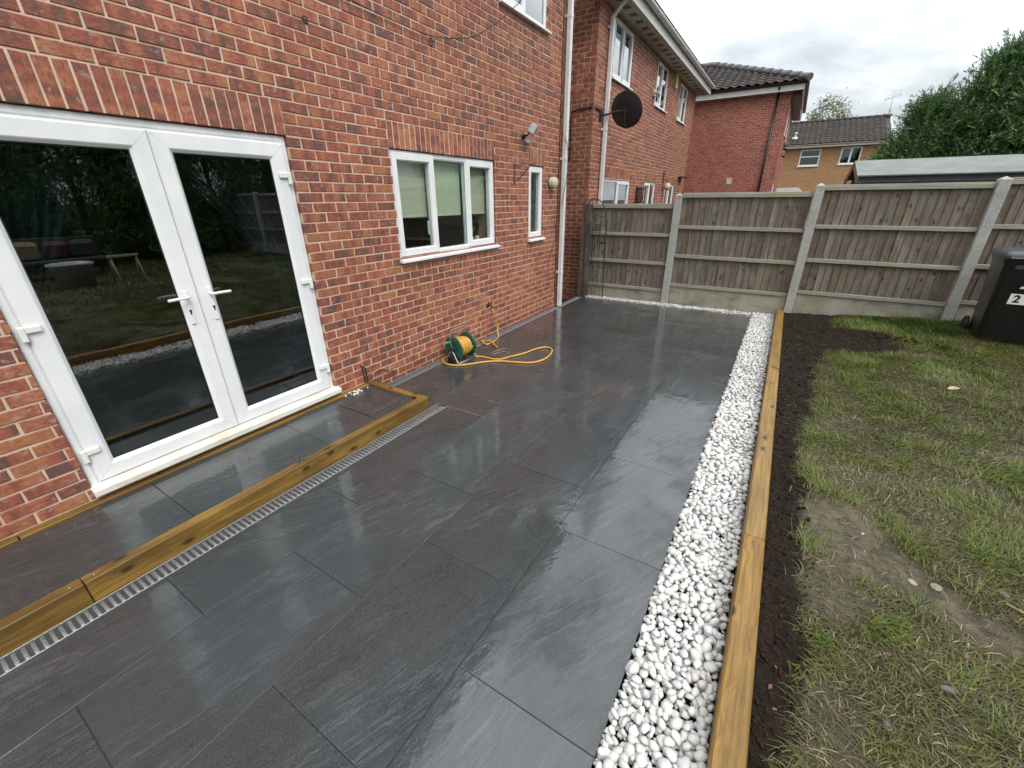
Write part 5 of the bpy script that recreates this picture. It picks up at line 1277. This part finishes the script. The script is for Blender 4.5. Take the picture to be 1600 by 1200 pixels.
# ------------------------------------------------------------------ shed behind the fence
sh = thing('garden_shed', 'dark garden shed with a grey green felt roof just behind the fence', 'shed', (6.5, 11, 0))
SX0, SX1 = 4.19, 9.6
def slab(mb, p, q, r_, s, th):
    """thick sheet from four corners"""
    p, q, r_, s = [np.array(a, float) for a in (p, q, r_, s)]; n = np.cross(q-p, s-p); n /= np.linalg.norm(n); n = n if n[2] > 0 else -n; b = len(mb.v)
    mb.v += [tuple(a) for a in (p, q, r_, s)]+[tuple(a-n*th) for a in (p, q, r_, s)]
    for f in ((0, 1, 2, 3), (7, 6, 5, 4), (0, 4, 5, 1), (1, 5, 6, 2), (2, 6, 7, 3), (3, 7, 4, 0)): mb.face([b+i for i in f])
mb = MB(); slab(mb, (SX0, 10.0, 2.145), (SX1, 10.0, 2.145), (SX1, 11.2, 2.44), (SX0, 11.2, 2.44), .02); slab(mb, (SX0, 12.4, 2.145), (SX0, 11.2, 2.441), (SX1, 11.2, 2.441), (SX1, 12.4, 2.145), .02); mb.build('roof_felt', M_['felt'], sh)
mb = MB(); mb.cbox(SX0+.02, SX1, 10.03, 10.06, 2.01, 2.118, .004); mb.build('fascia', M_['shed_dark'], sh)
mb = MB(); mb.box(SX0+.12, SX1-.1, 10.2, 12.2, .1, 2.06)
b = len(mb.v); mb.v += [(SX0+.12, 10.08, 2.06), (SX0+.12, 12.32, 2.06), (SX0+.12, 11.2, 2.40)]; mb.face([b, b+1, b+2]); mb.build('wall', M_['shed_dark'], sh)
mb = MB(); slab(mb, (SX0+.005, 9.995, 2.118), (SX0+.03, 9.995, 2.118), (SX0+.03, 11.2, 2.414), (SX0+.005, 11.2, 2.414), .10); slab(mb, (SX0+.005, 12.4, 2.118), (SX0+.03, 12.4, 2.118), (SX0+.03, 11.2, 2.414), (SX0+.005, 11.2, 2.414), .10); mb.build('bargeboard', M_['wood_brown'], sh)
gutter(sh, (SX0+.05, 9.97, 2.05), (SX1, 9.97, 2.05), .045, 'lead_grey')
mb = MB(); mb.cbox(SX0-.15, SX0+.1, 10.9, 10.98, 1.95, 1.99, .004); mb.build('timber_end', M_['wood_brown'], sh)

# ------------------------------------------------------------------ trees
def sprays(rng, ctr, dirs, L, wd, nleaf, droop, tint):
    """feathery sprays: nleaf thin triangles fanned along each direction"""
    n = len(ctr); D = dirs/np.linalg.norm(dirs, axis=1)[:, None]; S_ = np.cross(D, rng.normal(size=(n, 3))); S_ /= np.linalg.norm(S_, axis=1)[:, None]
    Vs, Ts = [], []
    for k in range(nleaf):
        t = (k+.3)/nleaf; a = rng.uniform(.35, .9, n)*(1 if k % 2 else -1)*(1-t*.4); l = (L*rng.uniform(.35, .6, n))[:, None]
        base = ctr+D*(L*t)[:, None]; d = D*np.cos(a)[:, None]+S_*np.sin(a)[:, None]; d[:, 2] -= droop*t
        s = np.cross(d, rng.normal(size=(n, 3))); s /= np.linalg.norm(s, axis=1)[:, None]; ww = (wd*rng.uniform(.6, 1.3, n))[:, None]
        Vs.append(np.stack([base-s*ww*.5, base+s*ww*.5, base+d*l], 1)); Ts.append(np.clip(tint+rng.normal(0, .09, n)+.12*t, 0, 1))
    return np.concatenate(Vs).reshape(-1, 3), np.concatenate(Ts)
def conifer_mesh(seed, h, r, nb=230, per=74, bulk=.55):
    rng = np.random.default_rng(seed); C, Dd, T = [], [], []
    for i in range(nb):
        t = rng.uniform(.02, .99)**.85; ang = rng.uniform(0, 2*np.pi)
        rad = r*(1-t**2.2)**.75*rng.uniform(.70, 1.08)*(.8+.4*vnoise(ang*1.1, t*5, seed)); z = t*h
        c = np.array([math.cos(ang)*rad, math.sin(ang)*rad, z]); out = np.array([math.cos(ang), math.sin(ang), .55+.9*t]); out /= np.linalg.norm(out)
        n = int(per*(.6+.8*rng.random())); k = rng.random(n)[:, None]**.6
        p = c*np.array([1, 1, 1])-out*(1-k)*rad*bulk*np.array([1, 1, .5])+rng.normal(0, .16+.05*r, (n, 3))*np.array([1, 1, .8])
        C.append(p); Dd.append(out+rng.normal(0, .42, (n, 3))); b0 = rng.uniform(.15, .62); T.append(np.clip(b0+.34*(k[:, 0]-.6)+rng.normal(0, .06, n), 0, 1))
    for i in range(int(26*r)):                                 # loose leaders breaking the outline
        t = rng.uniform(.55, 1.0); ang = rng.uniform(0, 6.28); rad = r*(1-t**2.2)**.75*.9; n = 14; k = np.linspace(0, 1, n)[:, None]
        c = np.array([math.cos(ang)*rad, math.sin(ang)*rad, t*h]); out = np.array([math.cos(ang)*.45, math.sin(ang)*.45, 1.0]); out /= np.linalg.norm(out)
        C.append(c+out*k*rng.uniform(.3, .75)+rng.normal(0, .02, (n, 3))); Dd.append(out+rng.normal(0, .35, (n, 3))); T.append(np.full(n, rng.uniform(.3, .6)))
    C = np.concatenate(C); Dd = np.concatenate(Dd); T = np.concatenate(T)
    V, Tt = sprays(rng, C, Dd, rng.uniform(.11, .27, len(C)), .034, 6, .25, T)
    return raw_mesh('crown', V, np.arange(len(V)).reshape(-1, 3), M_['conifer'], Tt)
def trunk_mesh(h, r0, seed, limbs=6, mat='bark'):
    rng = np.random.default_rng(seed); mb = MB(); mb.tube([(0, 0, -.2), (.03, .02, h*.3), (0, .05, h*.65), (.02, 0, h)], [r0, r0*.8, r0*.5, r0*.15], 9)
    for i in range(limbs):
        z = h*rng.uniform(.3, .85); a = rng.uniform(0, 6.28); l = h*.28; mb.tube([(0, 0, z), (math.cos(a)*l*.5, math.sin(a)*l*.5, z+l*.35), (math.cos(a)*l, math.sin(a)*l, z+l*.8)], [r0*.4, r0*.25, r0*.06], 6)
    return mb.mesh('trunk', M_[mat])
def tree(name, label, cat, x, y, z, crown, trunk, rz=0, s=1.0, group=None):
    t = thing(name, label, cat, (x, y, z), group); t.rotation_euler = (0, 0, rz); t.scale = (s, s, s)
    for nm, me in (('crown', crown), ('trunk', trunk)):
        o = bpy.data.objects.new(nm, me); COL.objects.link(o); o.parent = t
    return t
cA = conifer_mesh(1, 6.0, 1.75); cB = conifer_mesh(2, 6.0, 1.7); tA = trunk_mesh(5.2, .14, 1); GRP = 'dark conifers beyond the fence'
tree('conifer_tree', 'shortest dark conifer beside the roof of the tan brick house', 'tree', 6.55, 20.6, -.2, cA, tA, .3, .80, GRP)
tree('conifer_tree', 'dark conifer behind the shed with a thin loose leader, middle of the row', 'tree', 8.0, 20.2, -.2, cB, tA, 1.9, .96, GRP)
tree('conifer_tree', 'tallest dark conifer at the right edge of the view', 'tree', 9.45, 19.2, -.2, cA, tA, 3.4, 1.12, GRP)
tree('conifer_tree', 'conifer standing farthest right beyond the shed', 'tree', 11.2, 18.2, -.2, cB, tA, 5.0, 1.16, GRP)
for k, (y, s, rz) in enumerate(((-4.6, .76, .2), (-2.8, .84, 1.4), (-1.0, .76, 2.9), (.8, .86, 4.0), (2.6, .78, 5.1), (4.4, .84, .9), (6.2, .80, 2.2), (8.0, .86, 3.1), (9.8, .84, 4.4), (11.6, .88, 5.6))):
    tree('hedge_conifer', 'dark green conifer in the boundary row seen only as a reflection in the door glass', 'tree', 13.4+.3*(k % 2), y, .1, cB if k % 2 else cA, tA, rz, s, 'conifers along the right garden boundary')
def broad_mesh(seed, h, r, n=9000):
    rng = np.random.default_rng(seed); ncl = 60; cl = rng.normal(size=(ncl, 3)); cl /= np.linalg.norm(cl, axis=1)[:, None]; cl *= (rng.random(ncl)**.33)[:, None]*np.array([r, r, h*.36]); cl[:, 2] += h*.66
    w_ = rng.integers(0, ncl, n); p = cl[w_]+rng.normal(0, .26*r/2, (n, 3)); D = rng.normal(size=(n, 3))+np.array([0, 0, -.2])
    b0 = rng.uniform(.15, .8, ncl)[w_]
    V, T = sprays(rng, p, D, rng.uniform(.10, .22, n), .09, 3, .3, b0); return raw_mesh('crown', V, np.arange(len(V)).reshape(-1, 3), M_['foliage'], T)
tree('broadleaf_tree', 'yellow green broadleaf tree showing over the roof of the tan brick house', 'tree', 4.45, 46, -.5, broad_mesh(5, 9.3, 2.3), trunk_mesh(7.5, .2, 5, 10))
tree('broadleaf_tree', 'small sparse treetop peeping over the ridge near the aerial', 'tree', 7.55, 47, -.5, broad_mesh(6, 8.1, .75, 700), trunk_mesh(7.3, .1, 6, 8))

# ------------------------------------------------------------------ lawn: blades of grass, soil crumbs, stones and leaves
def blades(rng, x, y, L, lean, az, wd, tint, nseg=3):
    n = len(x); z = gz(x, y)-.004; base = np.stack([x, y, z], 1); d = np.stack([np.cos(az), np.sin(az), np.zeros(n)], 1); s = np.stack([-np.sin(az), np.cos(az), np.zeros(n)], 1)
    P_ = []
    for k in range(nseg+1):
        t = k/nseg; a = lean*(.45+.75*t); hx = L*t*np.sin(a); hz = L*t*np.cos(a)
        c = base+d*hx[:, None]; c[:, 2] += np.maximum(hz, .002); w_ = (wd*(1-t**1.6)*.5)[:, None]
        P_.append(c-s*w_) ; P_.append(c+s*w_)
    V = np.stack(P_, 1); m = 2*(nseg+1); idx = np.arange(n)[:, None]*m; F = []
    for k in range(nseg): F.append(np.stack([idx[:, 0]+2*k, idx[:, 0]+2*k+1, idx[:, 0]+2*k+3, idx[:, 0]+2*k+2], 1))
    return V.reshape(-1, 3), np.concatenate(F), np.tile(tint, nseg)
rng = np.random.default_rng(77)
def sample(n, x0, x1, y0, y1): return rng.uniform(x0, x1, n), rng.uniform(y0, y1, n)
gv, gf, gt, off = [], [], [], 0
def add_grass(x, y, L, lean, az, wd, tint, nseg=3):
    global off
    v, f, t = blades(rng, x, y, L, lean, az, wd, tint, nseg); gv.append(v); gf.append(f+off); gt.append(t); off += len(v)
for (x0, y0, y1, x1, dens) in ((3.66, .3, 3.2, 5.6, 10500), (3.66, 3.2, 5.4, 6.4, 7400), (3.66, 5.4, 8.06, 7.6, 5200), (3.66, -2.0, .3, 5.2, 1200), (5.6, -5.0, 3.2, 13.0, 260), (6.4, 3.2, 8.0, 13.0, 300)):
    n = int(dens*(y1-y0)*(x1-x0)); x, y = sample(n, x0, x1, y0, y1); far = dens < 400
    s = soil_mask(x, y); m = mud_mask(x, y); pat = fbm(x*1.6+9, y*1.6, 31, 4); fine = fbm(x*6, y*6, 41, 3); fence_strip = sstep(7.05, 7.45, y-.0)
    cover = sstep(.33, .56, .5*pat+.5*fine)
    prob = (1-s)*(1-.95*m)*(.62+.5*cover); prob = np.maximum(prob, fence_strip*(1-s)*1.0); prob = np.maximum(prob, .010*s)
    k = rng.random(n) < prob; x, y, m, pat, fs, fine, cover = x[k], y[k], m[k], pat[k], fence_strip[k], fine[k], cover[k]; n = len(x)
    fresh = sstep(.46, .60, .55*fine+.45*pat)
    lean = np.where(rng.random(n) < .12+.35*fresh+.5*fs, rng.uniform(.5, 1.2, n), rng.uniform(1.15, 1.55, n))
    az = fbm(x*1.3, y*1.3, 51, 3)*10+rng.normal(0, .85, n)
    L = rng.uniform(.028, .080, n)*(1+.25*fresh)
    tint = np.clip(.62-.40*fresh-.36*fs+rng.normal(0, .16, n)+.15*m+np.where(rng.random(n) < .035, .35, 0), 0, 1)
    add_grass(x, y, L*(1.8 if far else 1), lean, az, rng.uniform(.0024, .0044, n)*(1+.12*y if not far else 4.5), tint)
# flattened dead thatch and muddy stems, thinner on the bare patches
for (y0, y1, x1, dens) in ((.3, 3.2, 5.6, 7800), (3.2, 5.4, 6.4, 5000), (5.4, 7.4, 7.2, 2600)):
    n = int(dens*(y1-y0)*(x1-3.66)); x, y = sample(n, 3.66, x1, y0, y1); k = rng.random(n) < (1-soil_mask(x, y))*(1-.85*mud_mask(x, y)); x, y = x[k], y[k]; n = len(x)
    az = fbm(x*1.3, y*1.3, 51, 3)*10+rng.normal(0, 1.0, n)
    add_grass(x, y, rng.uniform(.02, .06, n), rng.uniform(1.36, 1.56, n), az, rng.uniform(.0022, .0042, n)*(1+.12*y), np.clip(rng.normal(.74, .10, n), 0, 1), 2)
# tufts
for i in range(150):
    cx, cy = rng.uniform(3.85, 6.4), rng.uniform(.6, 7.9)
    if soil_mask(cx, cy) > .4 or rng.random() < .7*mud_mask(cx, cy): continue
    n = 60; x, y = cx+rng.normal(0, .045, n), cy+rng.normal(0, .045, n); az = np.arctan2(y-cy, x-cx)+rng.normal(0, .5, n)
    add_grass(x, y, rng.uniform(.05, .12, n), rng.uniform(.3, 1.25, n), az, rng.uniform(.003, .0052, n), np.clip(rng.uniform(.05, .5)+rng.normal(0, .12, n), 0, 1))
me = raw_mesh('grass', np.concatenate(gv), np.concatenate(gf), M_['grass'], np.concatenate(gt), True)
o = bpy.data.objects.new('grass', me); COL.objects.link(o); o['kind'] = 'stuff'
# dead straw and crumbs of soil
V, F, T, off2 = [], [], [], 0
n = 52000; x, y = sample(n, 3.585, 5.3, .3, 7.6); s = soil_mask(x, y); k = rng.random(n) < s*np.clip(1.25-.11*y, .4, 1); x, y = x[k], y[k]; z = gz(x, y)
vi = np.array([(1, 0, 0), (-1, 0, 0), (0, 1, 0), (0, -1, 0), (0, 0, 1), (0, 0, -1)], float); fi = np.array([(0, 2, 4), (2, 1, 4), (1, 3, 4), (3, 0, 4), (2, 0, 5), (1, 2, 5), (3, 1, 5), (0, 3, 5)])
for a, b, c in zip(x, y, z):
    sc_ = min(rng.lognormal(math.log(.0058), .5), .020); A = np.linalg.qr(rng.normal(size=(3, 3)))[0]*sc_*rng.uniform(.6, 1.2, 3); V.append(vi*rng.uniform(.6, 1.25, (6, 1))@A.T+np.array([a, b, c+sc_*.25])); F.append(fi+off2); off2 += len(vi)
# turned clods by the dug wedge
for i in range(60):
    a = rng.normal(4.75, .10) if i < 38 else rng.uniform(4.75, 5.25); b = rng.normal(6.86, .05) if i < 38 else 6.72-(a-4.75)*.55+rng.normal(0, .03); sc_ = rng.uniform(.018, .042); A = np.linalg.qr(rng.normal(size=(3, 3)))[0]*sc_; V.append(vi*rng.uniform(.6, 1.2, (6, 1))@A.T+np.array([a, b, float(gz(a, b))+sc_*.4])); F.append(fi+off2); off2 += len(vi)
o = bpy.data.objects.new('soil_crumbs', raw_mesh('soil_crumbs', np.concatenate(V), np.concatenate(F), M_['soil'], None, False)); COL.objects.link(o); o['kind'] = 'stuff'
def stone(label, x, y, s, mat='stone_grey', flat=.6, seed=0, name='stone', cat='stone', group='stones lying in the lawn'):
    v, f = pebble_shape(200+seed, ICO2); v = v*np.array([s, s, s*flat]); a = seed*1.3; c, sn = math.cos(a), math.sin(a); v = v@np.array([[c, -sn, 0], [sn, c, 0], [0, 0, 1]]).T
    o = bpy.data.objects.new(name, raw_mesh(name, v, f, M_[mat], None, True)); COL.objects.link(o); o.location = (x, y, float(gz(x, y))+s*flat*.28); tag(o, label, cat, group)
stone('largest grey stone in the grass at the right edge of the lawn', 4.516, 2.308, .030, seed=1)
stone('small pale grey stone left of the largest stone in the lawn', 4.449, 2.352, .018, seed=2)
stone('flat light stone half buried in the bare mud', 4.285, 2.255, .030, 'galv_wire' if False else 'gravel_concrete', .35, 3)
stone('low pale stone sunk in the muddy patch near the sleeper', 4.20, 2.24, .024, 'gravel_concrete', .4, 4)
stone('brown grey stone in the near grass', 4.20, 1.66, .032, 'stone_grey', .5, 5)
stone('dull stone at the bottom of the lawn among short grass', 3.99, 1.40, .024, 'stone_grey', .5, 6)
def leaf(label, x, y, s, mat, a, group='fallen leaves'):
    z = float(gz(x, y))+.012; u = np.array([math.cos(a), math.sin(a), .08]); v_ = np.array([-math.sin(a), math.cos(a), .2]); c = np.array([x, y, z]); mb = MB()
    pts = [(-1, 0, 0), (-.5, .38, .10), (0, .52, .14), (.55, .34, .10), (1, 0, .05), (.55, -.34, .16), (0, -.52, .2), (-.5, -.38, .14)]
    mid = [c+u*s*p[0]*1.0+v_*0+Z3*s*.02 for p in ((-1, 0), (-.5, 0), (0, 0), (.55, 0), (1, 0))]
    L_ = [c+u*s*p[0]+v_*s*p[1]+Z3*s*p[2] for p in pts]
    for q_ in ((L_[0], mid[1], L_[1]), (L_[1], mid[1], mid[2], L_[2]), (L_[2], mid[2], mid[3], L_[3]), (L_[3], mid[3], L_[4]), (L_[4], mid[3], L_[5]), (L_[5], mid[3], mid[2], L_[6]), (L_[6], mid[2], mid[1], L_[7]), (L_[7], mid[1], L_[0])): mb.poly(q_)
    tag(mb.build('fallen_leaf', M_[mat], None, origin=c), label, 'leaf', group)
leaf('largest pink fallen leaf on the dark soil beside the near sleeper', 3.640, 1.36, .013, 'leaf_pink', 1.2)
leaf('small reddish leaf on the soil, nearest the camera', 3.655, 1.27, .009, 'leaf_pink', .3)
leaf('small red brown leaf on the soil beyond the largest pink leaf', 3.652, 1.44, .008, 'leaf_pink', 2.2)
leaf('pink crumpled leaf lying in the near grass', 4.29, 1.85, .014, 'leaf_pink', .8)
leaf('pale straw coloured leaf in the middle of the lawn', 4.95, 5.10, .055, 'leaf_straw', .5)
leaf('small yellow leaf on the bare mud', 4.04, 2.52, .012, 'leaf_straw', .9)
mb = MB(); mb.tube([(4.50, 2.24, float(gz(4.5, 2.24))+.01), (4.60, 2.17, float(gz(4.6, 2.17))+.014), (4.72, 2.12, float(gz(4.72, 2.12))+.012)], .006, 6); tag(mb.build('twig', M_['leaf_straw'], None, origin=(4.6, 2.17, .12)), 'pale bare twig lying in the grass below the largest stone', 'twig')

# ------------------------------------------------------------------ garden things on the far side of the lawn, mirrored in the door glass
pz = float(gz(8.75, 2.65))
mb = MB(); mb.lathe([(0, 0), (.26, 0), (.34, .42), (.37, .43), (.37, .47), (.34, .47), (.31, .40), (0, .38)], (8.75, 2.65, pz), (0, 0, 1), 26)
tag(mb.build('planter_tub', M_['lamp_grey'], None, origin=(8.75, 2.65, pz)), 'large grey planter tub on the lawn, mirrored in the left door pane', 'tub')
bnch = thing('garden_bench', 'low dark garden bench with cushions mirrored in the left door pane', 'bench', (10.6, 2.9, float(gz(10.6, 2.9))))
bz = float(gz(10.6, 2.9))
mb = MB(); mb.cbox(10.25, 10.85, 2.1, 3.7, bz+.34, bz+.40, .01); mb.build('seat', M_['door_dark'], bnch)
mb = MB(); mb.cbox(10.80, 10.88, 2.1, 3.7, bz+.40, bz+.85, .01); mb.build('backrest', M_['door_dark'], bnch)
for x in (10.3, 10.8):
    for y in (2.15, 3.65): mb = MB(); mb.cbox(x-.03, x+.03, y-.03, y+.03, bz-.03, bz+.338, .005); mb.build('leg', M_['door_dark'], bnch)
for (y, mt, lab) in ((2.45, 'leaf_straw', 'cream cushion on the dark garden bench'), (2.95, 'leaf_pink', 'dark pink cushion on the dark garden bench'), (3.4, 'stone_grey', 'grey cushion on the dark garden bench')):
    Mc = Matrix.Translation((10.66, y, bz+.60)) @ Matrix.Rotation(math.radians(-22), 4, 'Y'); mb = MB(); mb.cbox(-.07, .07, -.21, .21, -.20, .20, .06, .5, Mc)
    tag(mb.build('cushion', M_[mt], None, origin=(10.66, y, bz+.4)), lab, 'cushion', 'cushions on the garden bench')
st = thing('trestle', 'pale folded wooden trestle standing on the lawn, mirrored in the left door pane', 'trestle', (8.6, 3.5, float(gz(8.6, 3.5)))); tz = float(gz(8.6, 3.5))
mb = MB(); mb.cbox(8.55, 8.62, 3.2, 3.75, tz+.52, tz+.57, .006); mb.build('top_bar', M_['leaf_straw'], st)
for dx in (-.22, .22):
    for y in (3.25, 3.7): mb = MB(); mb.tube([(8.585, y, tz+.53), (8.585+dx, y, tz-.02)], .018, 6); mb.build('leg', M_['leaf_straw'], st)
